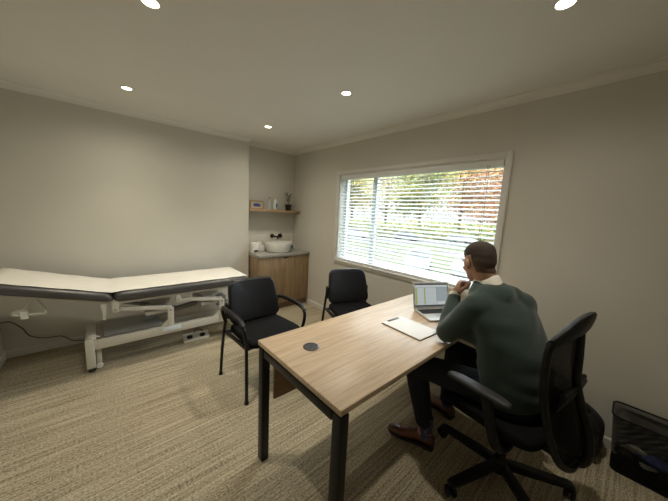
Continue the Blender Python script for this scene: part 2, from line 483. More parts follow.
# ------------------------------------------------------------------ downlights
def downlight(x, y, label, e):
    d = thing('downlight', label, 'ceiling light', (x, y, ZC), 0, 'recessed round ceiling downlights')
    MB().lathe([(.034, -.001), (.036, -.004), (.043, -.004), (.046, -.001), (.046, .0)], seg=32).build('trim_ring', M['trim'], d)
    MB().lathe([(0, -.002), (.034, -.002), (.034, -.0005), (0, -.0005)], seg=32).build('lens', M['lens'], d)
    L = bpy.data.lights.new('downlight_lamp', 'SPOT'); L.energy = e; L.color = (1.0, .92, .76)
    L.spot_size = math.radians(98); L.spot_blend = 1.0; L.shadow_soft_size = .035
    lo = bpy.data.objects.new('downlight_lamp', L); COL.objects.link(lo); lo.parent = d; lo.location = (0, 0, -.012)
    L = bpy.data.lights.new('downlight_spill', 'SPOT'); L.energy = e * .62; L.color = (1.0, .92, .76); L.spot_size = math.radians(164); L.spot_blend = .9; L.shadow_soft_size = .035
    lo = bpy.data.objects.new('downlight_spill', L); COL.objects.link(lo); lo.parent = d; lo.location = (0, 0, -.012)
    return d
M['lens'] = emis('lamp_lens', (1., .93, .72), 9)
E0 = 26
downlight(.246, 2.94, 'small bright ceiling downlight over the treatment couch, furthest left in view', E0)
downlight(1.525, 2.93, 'bright ceiling downlight nearest the alcove with the basin', E0)
downlight(1.525, 1.645, 'bright ceiling downlight in line with the window and above the visitor chairs', E0)
downlight(.246, 1.65, 'ceiling downlight cut by the top edge, left side', E0)
downlight(1.552, .325, 'ceiling downlight cut by the top edge, above the seated man', E0 * .8)

def pillow(mb, w, h, t, n=6., fmap=None, edge=.02, seg=48, crown=.0):
    """rounded upholstered pad: w x h outline (superellipse n), thickness t, rim radius edge"""
    def outline(a):
        c, s_ = math.cos(a), math.sin(a)
        return (abs(c) ** (2 / n) * (1 if c >= 0 else -1) * w / 2, abs(s_) ** (2 / n) * (1 if s_ >= 0 else -1) * h / 2)
    lay = []
    for k in range(7):
        q = PI / 2 * k / 6
        lay.append((edge * (1 - math.sin(q)), -(t / 2 - edge) - edge * math.cos(q)))
    lay = [(x, z) for x, z in lay]
    full = [('in', .0, -t / 2 - crown), ('in', .35, -t / 2 - crown * .8), ('in', .7, -t / 2 - crown * .4)] + [('e', x, z) for x, z in lay] + [('e', x, -z) for x, z in lay[::-1]] + [('in', .7, t / 2 + crown * .4), ('in', .35, t / 2 + crown * .8), ('in', .0, t / 2 + crown)]
    rows = []; f = fmap or (lambda p: p)
    for kind, a0, z in full:
        if kind == 'in' and a0 == 0:
            rows.append([mb.bm.verts.new(f(V((0, 0, z))))]); continue
        r = []
        for k in range(seg):
            x, y = outline(2 * PI * (k + .5) / seg)
            if kind == 'in': x, y = x * a0, y * a0
            else: x, y = x * (1 - 2 * a0 / w), y * (1 - 2 * a0 / h)
            r.append(mb.bm.verts.new(f(V((x, y, z)))))
        rows.append(r)
    for a_, b_ in zip(rows, rows[1:]):
        for k in range(seg):
            k2 = (k + 1) % seg
            if len(a_) == 1: mb.bm.faces.new((a_[0], b_[k], b_[k2]))
            elif len(b_) == 1: mb.bm.faces.new((a_[k], a_[k2], b_[0]))
            else: mb.bm.faces.new((a_[k], a_[k2], b_[k2], b_[k]))
    return mb

# ------------------------------------------------------------------ desk
DX0, DX1, DY0, DY1, DZ = .628, 2.425, .617, 1.292, .735
desk = thing('office_desk', 'oak topped office desk with black steel legs in the middle of the room', 'desk', ((DX0 + DX1) / 2, (DY0 + DY1) / 2, 0))
hx, hy = (DX1 - DX0) / 2, (DY1 - DY0) / 2
MB().box(-hx, hx, -hy, hy, DZ - .025, DZ, .0015).build('tabletop', M['oak'], desk)
for sx in (-1, 1):
    for sy in (-1, 1):
        cx, cy = sx * (hx - .026), sy * (hy - .026)
        MB().box(cx - .0235, cx + .0235, cy - .0235, cy + .0235, 0.004, DZ - .036, .004).box(cx - .02, cx + .02, cy - .02, cy + .02, 0, .006).build('leg', M['blackmetal'], desk)
    cx = sx * (hx - .027)
    MB().box(cx - .022, cx + .022, -hy + .058, hy - .058, DZ - .080, DZ - .038, .003).build('side_rail', M['blackmetal'], desk)
    MB().box(cx - .014, cx + .014, -hy + .03, hy - .03, DZ - .038, DZ - .025).build('spacer_bar', M['blackmetal'], desk)
for y in (-.17, .17):
    MB().box(-hx + .067, hx - .067, y - .02, y + .02, DZ - .078, DZ - .040, .002).build('long_rail', M['blackmetal'], desk)
MB().box(-hx + .058, hx - .058, .250, .266, .40, DZ - .025, .001).build('modesty_panel', M['panel'], desk)
g = MB(); g.lathe([(0, .0), (.041, .0), (.043, .003), (.040, .0055), (.034, .006), (.033, .0045), (0, .0045)], (.819 - desk.location.x, 1.058 - desk.location.y, DZ), 32)
gm = g.build('cable_grommet', M['greyplastic'], desk)
g = MB(); g.box(-.033, .004, -.003, .003, .0, .002, mat=Matrix.Translation((.819 - desk.location.x, 1.058 - desk.location.y, DZ + .0048)) @ Matrix.Rotation(.6, 4, 'Z')); g.build('cable_slot', M['dark_edge'], gm)

# ------------------------------------------------------------------ visitor chairs
def visitor_chair(label, loc, rz, arms):
    c = thing('visitor_chair', label, 'chair', loc, rz, None)
    def bmap(p):   # pad local (u,v,w) -> chair
        y0 = -.165 - .30 * 0
        z = .665 + p.y
        y = -.175 - (z - .665) * .30 + p.z + (p.x ** 2) * .55
        return V((p.x * (1 - .06 * (p.y / .165)), y, z))
    pillow(MB(), .455, .35, .048, 7, bmap, .02, crown=.004).build('backrest', M['leatherette'], c)
    def smap(p):
        return V((p.x * (1 + .05 * p.y / .23), p.y + .045, .452 + p.z - max(0, p.y - .12) ** 2 * .9))
    pillow(MB(), .475, .46, .055, 6, smap, .024, crown=.006).build('seat', M['seatfabric'], c)
    r = .0125
    for s in (-1, 1):
        # rear leg runs up to the back bracket
        top = (s * .236, -.165, .655)
        MB().tube(smooth_path([(s * .262, -.243, .012), (s * .258, -.215, .25), (s * .250, -.19, .42), (s * .240, -.172, .56), top], 4), r, 12).build('leg', M['blackmetal'], c)
        MB().tube(smooth_path([(s * .262, .243, .012), (s * .252, .222, .25), (s * .243, .20, .418)], 4), r, 12).build('leg', M['blackmetal'], c)
        for y in (-.243, .243):
            MB().lathe([(0, 0), (.017, 0), (.018, .004), (.015, .022), (0, .022)], (s * .262, y, 0), 16).build('foot_glide', M['blackplastic'], c)
        MB().box(s * .231 - .011, s * .231 + .011, -.20, -.13, .535, .66, .008, 3).build('back_bracket', M['blackplastic'], c)
        if arms:
            P = smooth_path([(s * .243, -.17, .50), (s * .262, -.185, .575), (s * .272, -.165, .628), (s * .278, -.06, .636), (s * .280, .08, .634), (s * .280, .175, .622), (s * .278, .222, .59), (s * .270, .236, .53), (s * .252, .225, .44)], 5)
            MB().tube(P, .0135, 12).build('armrest', M['blackmetal'], c)
            P = smooth_path([(s * .270, -.16, .640), (s * .278, -.06, .650), (s * .280, .08, .648), (s * .280, .17, .638), (s * .279, .225, .607)], 5)
            MB().tube(P, .018, 12, flat=.62, up=(0, 0, 1)).build('arm_pad', M['blackplastic'], c)
    t = MB(); t.box(-.245, .245, -.175, -.150, .40, .425, .004).box(-.245, .245, .185, .21, .40, .425, .004)
    t.box(-.25, -.225, -.17, .2, .40, .425, .004).box(.225, .25, -.17, .2, .40, .425, .004)
    t.build('seat_frame', M['blackmetal'], c)
    return c
visitor_chair('black visitor chair with armrests, between the couch and the near desk corner', (1.010, 2.0, 0), PI + .05, True)
visitor_chair('black armless visitor chair standing under the window beyond the desk', (1.975, 1.86, 0), PI - .36, False)

# ------------------------------------------------------------------ treatment couch
cx0, cx1, cy0, cy1 = .055, 1.275, 2.87, 3.475
CZ = .678
couch = thing('treatment_couch', 'charcoal padded treatment couch on a cream lifting frame along the wall', 'treatment couch', (.5, 3.17, 0))
def cl(p): return V((p[0] - .5, p[1] - 3.17, p[2]))
def main_map(p): return cl((cx0 + .006 + (cx1 - cx0) / 2 + p.x, (cy0 + cy1) / 2 + p.y, CZ - .047 + p.z))
pillow(MB(), cx1 - cx0 - .012, cy1 - cy0, .088, 14, main_map, .034, 64).build('seat_cushion', M['vinyl'], couch)
HA = math.radians(15.5)
HL = .70
def head_pt(s_, y, h):   # s_ distance from the fold towards the head end
    return (cx0 - .004 - s_ * math.cos(HA) - h * math.sin(HA) * -1 * 0 - h * math.sin(HA), y, CZ - .003 + s_ * math.sin(HA) + h * math.cos(HA))
def head_map(p):
    return cl(head_pt(HL / 2 - p.x, (cy0 + cy1) / 2 + p.y, -.046 + p.z) )
# keep mirrored orientation simple
pillow(MB(), HL, cy1 - cy0, .088, 14, head_map, .034, 64).build('backrest_cushion', M['vinyl'], couch)
t = MB()
t.box(cx0 - .5 + .03, cx1 - .5 - .03, cy0 - 3.17 + .035, cy0 - 3.17 + .065, CZ - .112, CZ - .082, .003)
t.box(cx0 - .5 + .03, cx1 - .5 - .03, cy1 - 3.17 - .065, cy1 - 3.17 - .035, CZ - .112, CZ - .082, .003)
t.box(cx0 - .5 + .03, cx0 - .5 + .06, cy0 - 3.17 + .06, cy1 - 3.17 - .06, CZ - .112, CZ - .082, .003)
t.box(cx1 - .5 - .06, cx1 - .5 - .03, cy0 - 3.17 + .06, cy1 - 3.17 - .06, CZ - .112, CZ - .082, .003)
t.build('top_frame', M['bedmetal'], couch)
t = MB()
for y in (cy0 + .05, cy1 - .05):
    a_ = cl(head_pt(0.0, y, -.096)); b_ = cl(head_pt(HL - .05, y, -.096))
    t.tube([a_, b_], .013, 8)
t.tube([cl(head_pt(.03, cy0 + .05, -.096)), cl(head_pt(.03, cy1 - .05, -.096))], .011, 8)
t.tube([cl(head_pt(HL - .06, cy0 + .05, -.096)), cl(head_pt(HL - .06, cy1 - .05, -.096))], .011, 8)
t.build('backrest_frame', M['bedmetal'], couch)
# base: two long beams, two cross feet, uprights
BY0, BY1 = 2.915, 3.40
for y, mt in ((BY0, 'bedmetal'), (BY1, 'bedmetal')):
    MB().box(-.09 - .5, 1.22 - .5, y - 3.17 - .02, y - 3.17 + .02, .195, .272, .004).build('base_beam', M[mt], couch)
for x in (-.10, 1.19):
    f = MB(); f.box(x - .5 - .035, x - .5 + .035, BY0 - 3.17 - .005, BY1 - 3.17 + .03, .205, .262, .004)
    fo = f.build('cross_foot', M['bedmetal'], couch)
    for y in (BY0 + .005, BY1):
        MB().box(x - .5 - .038, x - .5 + .022, y - 3.17 - .028, y - 3.17 + .028, .035, .285, .006).build('foot_cover', M['bedmetal'], fo)
        MB().lathe([(0, 0), (.024, 0), (.026, .006), (.022, .034), (0, .034)], (x - .5 - .006, y - 3.17, 0), 16).build('rubber_foot', M['rubber'], fo)
    rot = Matrix.Rotation(PI / 2, 4, 'X')
    for y in (BY0 + .03, BY1 - .03):
        MB().lathe([(0, -.012), (.020, -.012), (.024, -.007), (.024, .007), (.020, .012), (0, .012)], (0, 0, 0), 20,
                   mat=Matrix.Translation((x - .5 + .045, y - 3.17, .0255)) @ rot).build('castor_wheel', M['white'], fo)
        MB().box(x - .5 + .03, x - .5 + .062, y - 3.17 - .008, y - 3.17 + .008, .05, .25, .003).build('castor_fork', M['bedmetal'], fo)
    MB().tube([(x - .5 - .02, -.24, .30), (x - .5 + .01, -.24, .315), (x - .5 + .06, -.25, .295)], .008, 8).build('castor_pedal', M['bedmetal'], fo)
    MB().box(x - .5 - .02, x - .5 + .02, -.255, -.215, .262, .31, .004).build('pedal_bracket', M['bedmetal'], fo)
for x in (.488, .975):
    for y in (BY0, BY1):
        u = MB(); u.box(x - .5 - .026, x - .5 + .026, y - 3.17 - .026, y - 3.17 - .021, .21, .462, .002)
        uo = u.build('upright_plate', M['bedmetal'], couch)
        MB().lathe([(0, 0), (.009, 0), (.009, .005), (0, .005)], (0, 0, 0), 12, mat=Matrix.Translation((x - .5, y - 3.17 - .026, .435)) @ Matrix.Rotation(PI / 2, 4, 'X')).build('pivot_bolt', M['bedgrey'], uo)
        MB().prism([(x - .5 - .026, .27), (x - .5 - .095, .27), (x - .5 - .026, .345)], 'y', y - 3.17 - .019, y - 3.17 - .013).build('gusset', M['bedmetal'], uo)
MB().box(-.02 - .5, .43 - .5, BY0 - 3.17 + .05, BY1 - 3.17 - .03, .262, .272, .002).build('base_tray', M['bedgrey'], couch)
# lifting arms (parallelogram)
for xa, xb in ((.075, .488), (.565, .975)):
    for y in (BY0 + .03, BY1 - .03):
        am = MB().prism([(xa - .5 - .02, .535), (xa - .5 - .02, .500), (xb - .5 - .0, .425), (xb - .5 + .02, .425), (xb - .5 + .02, .465), (xb - .5, .47)], 'y', y - 3.17 - .012, y - 3.17 + .012, .002)
        am.build('lift_arm', M['bedmetal'], couch)
    MB().box(xa - .5 + .22, xb - .5 - .02, BY0 - 3.17 + .045, BY1 - 3.17 - .045, .395, .43, .004).build('torsion_plate', M['bedmetal'], couch)
    for y in (cy0 + .045, cy1 - .045):
        br = MB(); br.box(xa - .5 - .024, xa - .5 + .024, y - 3.17 - .014, y - 3.17 - .010, .495, CZ - .085, .001)
        bo = br.build('hanger_plate', M['bedmetal'], couch)
        MB().lathe([(0, 0), (.008, 0), (.008, .005), (0, .005)], (0, 0, 0), 12, mat=Matrix.Translation((xa - .5, y - 3.17 - .014, .52)) @ Matrix.Rotation(PI / 2, 4, 'X')).build('pivot_bolt', M['bedgrey'], bo)
MB().prism([(.0 - .5 - .022, .585), (.0 - .5 + .022, .585), (.0 - .5 + .006, .445), (.0 - .5 - .006, .445)], 'y', cy0 - 3.17 + .03, cy0 - 3.17 + .035).build('stop_tab', M['bedmetal'], couch)
# actuator
for xo in (0., .49):
    MB().prism([(-.20 + xo, .50), (.035 + xo, .50), (.03 + xo, .45), (-.03 + xo, .37), (-.075 + xo, .345), (-.09 + xo, .36), (-.12 + xo, .43)], 'y', -.01, .01, .002).build('lift_web', M['bedmetal'], couch)
t = MB(); t.tube([(.30 - .5, 0, .30), (.78 - .5, 0, .37)], .028, 14).tube([(.78 - .5, 0, .37), (.93 - .5, 0, .395)], .015, 12)
t.build('lift_actuator', M['bedgrey'], couch)
t = MB(); t.box(.50, .60, -.06, .07, .30, .42, .012).build('motor_box', M['bedgrey'], couch)
MB().tube([(.10 - .5, .05, .50), (.62 - .5, .05, .33)], .018, 12).build('gas_strut', M['bedgrey'], couch)
MB().box(.415 - .5, .575 - .5, BY0 - 3.17 - .030, BY0 - 3.17 - .0265, .226, .272, .001).build('maker_label', M['label'], couch)
# head section adjusting loop
t = MB(); Y = cy0 - 3.17 + .10
t.tube(smooth_path([(-.395 - .5, Y, .695), (-.345 - .5, Y, .585), (-.36 - .5, Y, .565), (-.49 - .5, Y, .575), (-.505 - .5, Y, .600), (-.44 - .5, Y, .607)], 3), .012, 8)
t.tube([(-.405 - .5, Y, .69), (-.465 - .5, Y, .60)], .011, 8)
t.build('release_handle', M['bedmetal'], couch)
t = MB(); t.box(-.475 - .5, -.435 - .5, Y - .012, Y + .012, .54, .60, .004).build('handle_grip', M['white'], couch)
MB().tube([(-.40 - .5, Y, .70), (-.40 - .5, cy1 - 3.17 - .1, .70)], .010, 8).build('handle_axle', M['bedmetal'], couch)

# paper roll sheet over the couch
t = MB(); py0, py1 = cy0 + .030, cy1 - .026; th = .0015
prof = []
for k in range(13): prof.append(head_pt(HL - .01 - (HL - .03) * k / 12, 0, .0035 + .002 * math.sin(k * 1.7)))
prof = [(p[0], p[2]) for p in prof] + [(cx0 + .005, CZ - .001)] + [(cx0 + .03 + (cx1 - cx0 - .036) * k / 24, CZ + .003 + .0012 * math.sin(k * 1.3)) for k in range(25)]
ny = 14; rows = []
rnd = random.Random(3)
for i, (px, pz) in enumerate(prof):
    r = []
    for j in range(ny + 1):
        y = py0 + (py1 - py0) * j / ny
        e = (abs(j - ny / 2) / (ny / 2)) ** 8
        r.append(t.bm.verts.new(cl((px, y + .002 * math.sin(i * .9), pz + rnd.uniform(-.0006, .0012) + .001))))
    rows.append(r)
for a_, b_ in zip(rows, rows[1:]):
    for j in range(ny): t.bm.faces.new((a_[j], b_[j], b_[j + 1], a_[j + 1]))
pp = t.build('paper_sheet', M['paper'], None, smooth=60)
pp.location = (.5, 3.17, 0)
sm = pp.modifiers.new('s', 'SOLIDIFY'); sm.thickness = .0012; sm.offset = 1
tag(pp, 'cream disposable paper sheet laid over the treatment couch', 'paper sheet')

# foot pedal control + cable
ped = thing('foot_pedal', 'light grey twin foot pedal control on the carpet below the couch', 'foot control', (.745, 3.035, 0), -.10)
MB().prism([(-.05, 0), (.05, 0), (.05, .060), (.03, .066), (-.05, .018)], 'x', -.125, .125, .004).build('housing', M['bedmetal'], ped)
for x in (-.065, .06):
    MB().ball((x, -.012, .042), (.030, .024, .010), Matrix.Rotation(.54, 3, 'X')).build('pedal_button', M['blackplastic'], ped)
MB().tube(smooth_path([(-.02, .03, .062), (0.0, .025, .092), (.05, .025, .092), (.07, .03, .060)], 4), .005, 8).build('guard_hoop', M['blackplastic'], ped)
cab = MB().tube(smooth_path([(-.69, 3.575, .35), (-.635, 3.575, .345), (-.571, 3.575, .272), (-.529, 3.575, .185), (-.437, 3.575, .138), (-.324, 3.575, .124), (-.25, 3.57, .06), (-.13, 3.56, .03), (.0, 3.50, .01)], 6), .0045, 8).build('power_cable', M['greyplastic'])
tag(cab, 'grey power cable trailing along the wall below the couch head', 'cable')

# ------------------------------------------------------------------ vanity, shelf and what stands there
VX0, VX1, VY0, VY1 = XJ + .002, XR - .003, 3.294, YA - .003
van = thing('vanity_cabinet', 'brown wood grain vanity cabinet in the alcove corner', 'cabinet', ((VX0 + VX1) / 2, (VY0 + VY1) / 2, 0))
ox, oy = van.location.x, van.location.y
MB().box(VX0 + .012 - ox, VX1 - .001 - ox, VY0 + .033 - oy, VY1 - oy, .09, .789, .001).build('body', M['vanity'], van)
MB().box(VX0 + .02 - ox, VX1 - .003 - ox, VY0 + .06 - oy, VY1 - .02 - oy, 0, .09).build('plinth', M['vanity_dark'], van)
mx = (VX0 + VX1) / 2
for a_, b_ in ((VX0 + .014, mx - .0015), (mx + .0015, VX1 - .003)):
    dr = MB().box(a_ - ox, b_ - ox, VY0 + .012 - oy, VY0 + .032 - oy, .095, .783, .001).build('door', M['vanity'], van)
MB().box(mx - .035 - ox, mx + .035 - ox, VY0 + .008 - oy, VY0 + .0115 - oy, .760, .778, .002).build('finger_pull', M['dark_edge'], van)
tag(MB().box(VX0, VX1, VY0, VY1, .79, .83, .003).build('vanity_countertop', M['stone']), 'grey stone look countertop on the vanity cabinet', 'countertop')
tag(MB().box(VX0, VX1 - .002, YA - .010, YA - .001, .8305, 1.075, .001).build('splashback', M['splash']), 'cream glossy splashback behind the basin', 'splashback')
bas = thing('wash_basin', 'round white ceramic vessel basin on the grey countertop', 'sink', (2.02, 3.52, .8305))
MB().lathe([(0, 0), (.155, 0), (.172, .01), (.19, .065), (.198, .142), (.196, .148), (.189, .146), (.182, .075), (.165, .03), (.12, .018), (.022, .014), (0, .014)], seg=40).build('bowl', M['ceramic'], bas)
MB().lathe([(0, .016), (.020, .016), (.022, .019), (0, .020)], seg=20).build('drain', M['chrome'], bas)
tap = thing('wall_tap', 'black wall mounted basin tap with round handle', 'tap', (2.05, YA - .0105, 1.045))
rx = Matrix.Rotation(PI / 2, 4, 'X')
MB().lathe([(0, 0), (.032, 0), (.032, .008), (.014, .010), (.014, .03), (0, .03)], seg=24, mat=rx).build('spout_flange', M['blackmetal'], tap)
MB().tube([(0, -.02, 0), (0, -.15, 0), (0, -.172, -.004), (0, -.180, -.018), (0, -.180, -.03)], .0125, 12).build('spout', M['blackmetal'], tap)
hd = MB().lathe([(0, 0), (.034, 0), (.034, .010), (.024, .012), (.024, .045), (0, .045)], (0, 0, 0), 24, mat=Matrix.Translation((.135, 0, 0)) @ rx).build('handle', M['blackmetal'], tap)
MB().tube([(.135, -.035, 0), (.135, -.04, .05)], .006, 8).build('lever', M['blackmetal'], hd)
# white dispenser
d = thing('towel_dispenser', 'tall white box dispenser at the left end of the countertop', 'dispenser', (1.645, 3.52, .8305))
MB().box(-.038, .038, -.05, .06, 0, .152, .014, 3).build('case', M['white'], d)
MB().box(-.03, .03, -.0525, -.0495, .02, .05, .001).build('dispensing_slot', M['greyplastic'], d)
tb = thing('tissue_box', 'low white tissue box beside the basin with a tissue pulled up', 'tissue box', (1.790, 3.668, .8305))
MB().box(-.058, .058, -.06, .06, 0, .085, .006).build('carton', M['white'], tb)
q = MB(); q.tube(smooth_path([(-.03, 0, .08), (-.035, 0, .115), (-.01, .005, .14), (.03, .0, .125), (.045, -.005, .09)], 4), [.01] * 2 + [.016] * 15, 8, flat=.4) if False else None
q = MB(); q.prism([(-.045, .084), (-.05, .115), (-.03, .142), (0, .150), (.02, .135), (.04, .10), (.045, .084)], 'y', -.012, .012, .005); q.build('tissue', M['paper'], tb)
sp = thing('soap_bottle', 'clear pump soap bottle with blue label right of the basin', 'bottle', (2.275, 3.56, .8305))
MB().lathe([(0, 0), (.028, 0), (.031, .006), (.031, .105), (.022, .125), (.012, .130), (0, .13)], seg=20).build('bottle_body', M['clearplastic'], sp)
MB().lathe([(.0315, .03), (.0318, .03), (.0318, .085), (.0315, .085)], seg=20).build('bottle_label', M['bluelabel'], sp)
MB().lathe([(0, .13), (.013, .13), (.013, .148), (.005, .150), (.005, .18), (0, .18)], seg=14).tube([(0, 0, .178), (0, -.035, .18), (0, -.042, .172)], .005, 8).build('pump', M['white'], sp)

tag(MB().box(XJ + .001, XR - .002, 3.575, YA - .002, 1.418, 1.452, .002).build('wall_shelf', M['shelf']), 'slim wooden floating shelf across the alcove above the basin', 'shelf')
SZ = 1.4525
fr = thing('picture_frame', 'small wooden frame holding a blue picture, left on the shelf', 'picture frame', (1.742, 3.66, SZ), .0)
t = MB(); t.box(-.105, .105, -.012, .012, 0, .014, .002).box(-.105, .105, -.012, .012, .106, .120, .002).box(-.105, -.091, -.012, .012, .014, .106, .002).box(.091, .105, -.012, .012, .014, .106, .002)
t.build('frame_border', M['shelf'], fr)
mo = MB().box(-.091, .091, -.002, .008, .014, .106).build('mount', M['sand'], fr)
t = MB(); t.prism([(-.05, .035), (.045, .033), (.058, .05), (.05, .072), (.0, .082), (-.042, .078), (-.06, .055)], 'y', -.004, -.0021); t.build('blue_picture', M['blueprint'], mo)
sb = thing('sanitiser_bottle', 'clear and white pump bottle with dark blue label on the shelf', 'bottle', (2.045, 3.67, SZ))
MB().lathe([(0, 0), (.030, 0), (.033, .006), (.033, .12), (.024, .14), (.013, .145), (0, .145)], seg=20).build('bottle_body', M['white'], sb)
MB().lathe([(.0335, .03), (.0338, .03), (.0338, .10), (.0335, .10)], seg=20).build('bottle_label', M['label'], sb)
MB().box(-.005, .02, -.0355, -.032, .035, .095).build('label_print', M['bluelabel'], sb)
MB().lathe([(0, .145), (.014, .145), (.014, .163), (.005, .165), (.005, .195), (0, .195)], seg=14).tube([(0, 0, .193), (0, -.035, .195), (0, -.042, .186)], .005, 8).build('pump', M['white'], sb)
gl = thing('glass_bottle', 'slim translucent bottle just left of the pump bottle on the shelf', 'bottle', (1.965, 3.70, SZ))
MB().lathe([(0, 0), (.018, 0), (.02, .005), (.02, .11), (.010, .135), (.008, .165), (0, .165)], seg=18).build('bottle_body', M['clearplastic'], gl)
MB().lathe([(0, .165), (.01, .165), (.01, .178), (0, .178)], seg=14).build('cap', M['greyplastic'], gl)
pl = thing('potted_plant', 'small leafy plant in a black pot at the right of the shelf', 'plant', (2.275, 3.67, SZ))
po = MB().lathe([(0, 0), (.036, 0), (.038, .004), (.050, .082), (.053, .084), (.053, .094), (.047, .094), (.046, .080), (0, .080)], seg=24).build('pot', M['pot'], pl)
MB().lathe([(0, .081), (.045, .081), (0, .088)], seg=20).build('soil', M['soil'], po)
t = MB(); rnd = random.Random(5); stems = []
for k in range(5):
    a_ = k * 1.3; rr = .02 + .03 * rnd.random(); hh = .11 + .08 * rnd.random()
    stems.append([V((0, 0, .085)), V((rr * .4 * math.cos(a_), rr * .4 * math.sin(a_), .085 + hh * .5)), V((rr * math.cos(a_), rr * math.sin(a_), .085 + hh))])
    t.tube(smooth_path(stems[-1], 4), .0022, 6)
t.build('stem', M['leaf'], pl)
t = MB()
for st in stems:
    for j in range(7):
        f_ = .35 + .65 * j / 6; b_ = st[0].lerp(st[2], f_); an = rnd.random() * 6.28
        L_ = .032 + .022 * rnd.random(); d_ = V((math.cos(an), math.sin(an), .35)).normalized(); s_ = d_.cross(V((0, 0, 1))).normalized() * L_ * .33
        p0, p1, p2, p3 = b_, b_ + d_ * L_ * .5 + s_, b_ + d_ * L_ + V((0, 0, -.006)), b_ + d_ * L_ * .5 - s_
        if max(p.y for p in (p0, p1, p2, p3)) > .095: continue
        m_ = b_ + d_ * L_ * .5 + V((0, 0, -.004))
        vs = [t.bm.verts.new(p) for p in (p0, p1, p2, p3, m_)]
        for q in ((0, 1, 4), (1, 2, 4), (2, 3, 4), (3, 0, 4)): t.bm.faces.new([vs[i] for i in q])
lf = t.build('foliage', M['leaf'], pl, fix=False); lf.modifiers.new('s', 'SOLIDIFY').thickness = .0012

# ------------------------------------------------------------------ laptop, pad
def frame_mat(o, x, y, z):
    m = Matrix((x, y, z)).transposed().to_4x4(); m.translation = V(o); return m
lap = thing('laptop', 'open silver laptop showing a spreadsheet on the desk before the man', 'laptop', (1.790, 1.040, DZ + .001), math.atan2(-.48, .87))
# local: x to the right of the user, -y towards the user, origin hinge left corner
LW, LD = .315, .222
b = MB().box(0, LW, -LD, 0, .002, .013, .004, 3).build('base', M['silver'], lap)
MB().box(.018, LW - .018, -.105, -.018, .0128, .0136).build('keyboard_well', M['dark_edge'], b)
k = MB()
for r in range(6):
    for c in range(14):
        kx = .021 + c * .01845; ky = -.021 - r * .0140
        k.box(kx, kx + .0158, ky - .0118, ky, .0134, .0146)
k.build('keys', M['key'], b, smooth=0)
MB().box(.098, .202, -.195, -.118, .0129, .0134).build('trackpad', M['steel'], b)
sc = bpy.data.objects.new('screen_lid', None)
lid = MB().box(0, LW, 0, .006, 0, .205, .003, 3).build('screen_lid', M['silver'], lap)
lid.location = (0, -.002, .012); lid.rotation_euler = (math.radians(-15), 0, 0)
bpy.data.objects.remove(sc)
E1 = 1.5
S = dict(bg=emis('screen_grey', (.46, .52, .52), .42), dk=emis('screen_dark', (.05, .06, .07), .6), wh=emis('screen_white', (.70, .75, .75), .50),
         ye=emis('screen_yellow', (.50, .55, .14), .45), ln=emis('screen_line', (.35, .40, .42), .6), gn=emis('screen_green', (.40, .52, .30), .6))
def srect(name, x0, x1, z0, z1, y, m):
    o = MB().box(x0, x1, y - .0002, y, z0, z1).build(name, S[m], lid, smooth=0); return o
srect('display', .014, LW - .014, .016, .192, -.0005, 'bg')
srect('menu_bar', .014, LW - .014, .183, .192, -.0008, 'dk')
srect('taskbar', .014, LW - .014, .016, .027, -.0008, 'dk')
srect('toolbar', .014, LW - .014, .166, .181, -.0008, 'wh')
srect('sheet_area', .016, .200, .030, .162, -.0008, 'wh')
t = MB()
for (a_, c_) in ((.018, .034), (.094, .106)): t.box(a_, c_, -.0012, -.0010, .032, .160)
t.build('yellow_columns', S['ye'], lid, smooth=0)
t = MB()
for i in range(13): t.box(.036, .198, -.0012, -.0010, .036 + i * .0098, .0375 + i * .0098)
for x in (.036, .060, .078, .092, .125, .150, .175): t.box(x, x + .0012, -.0014, -.0012, .032, .160)
t.build('cell_grid', S['ln'], lid, smooth=0)
srect('side_pane', .206, LW - .014, .060, .160, -.0008, 'ln'); srect('preview_pane', .206, LW - .014, .030, .055, -.0008, 'wh')

pad = thing('writing_pad', 'white paper writing pad with a dark clip lying on the desk', 'notepad', (1.482, .876, DZ + .0005), math.radians(-3.5))
MB().box(-.105, .105, -.148, .150, 0, .003, .001).build('backing_board', M['dark_edge'], pad)
MB().box(-.103, .103, -.146, .146, .003, .0085, .0008).build('paper_sheets', M['sheet'], pad)
MB().box(-.055, .055, .128, .146, .0085, .0125, .002).build('clip', M['greyplastic'], pad)

# ------------------------------------------------------------------ office chair
OC = thing('office_chair', 'black ergonomic office chair with mesh back under the seated man', 'office chair', (1.634, .322, 0), math.radians(-8))
MB().lathe([(0, .055), (.045, .055), (.048, .06), (.042, .11), (.03, .125), (.030, .13), (0, .13)], seg=20).build('star_hub', M['blackplastic'], OC)
for i in range(5):
    a_ = math.radians(94 + 72 * i)
    R_ = Matrix.Rotation(a_, 4, 'Z')
    t = MB(); t.prism([(.03, .072), (.03, .115), (.12, .108), (.333, .088), (.355, .080), (.355, .062), (.333, .062), (.12, .070)], 'y', -.022, .022, .006, mat=R_)
    leg = t.build('star_leg', M['blackplastic'], OC)
    c = V((.342 * math.cos(a_), .342 * math.sin(a_), .0275))
    rnd_ = a_ + 1.1
    for s in (-1, 1):
        m_ = Matrix.Translation(c + V((-math.sin(rnd_) * s * .016, math.cos(rnd_) * s * .016, 0))) @ Matrix.Rotation(rnd_, 4, 'Z') @ Matrix.Rotation(PI / 2, 4, 'X')
        MB().lathe([(0, -.010), (.022, -.010), (.027, -.006), (.027, .006), (.022, .010), (0, .010)], seg=20, mat=m_).build('castor_wheel', M['blackplastic'], leg)
    MB().tube([c + V((0, 0, .0)), c + V((0, 0, .040))], .007, 8).build('castor_stem', M['blackplastic'], leg)
MB().lathe([(0, .12), (.026, .12), (.026, .26), (.015, .262), (.015, .37), (0, .37)], seg=18).build('gas_lift', M['blackmetal'], OC)
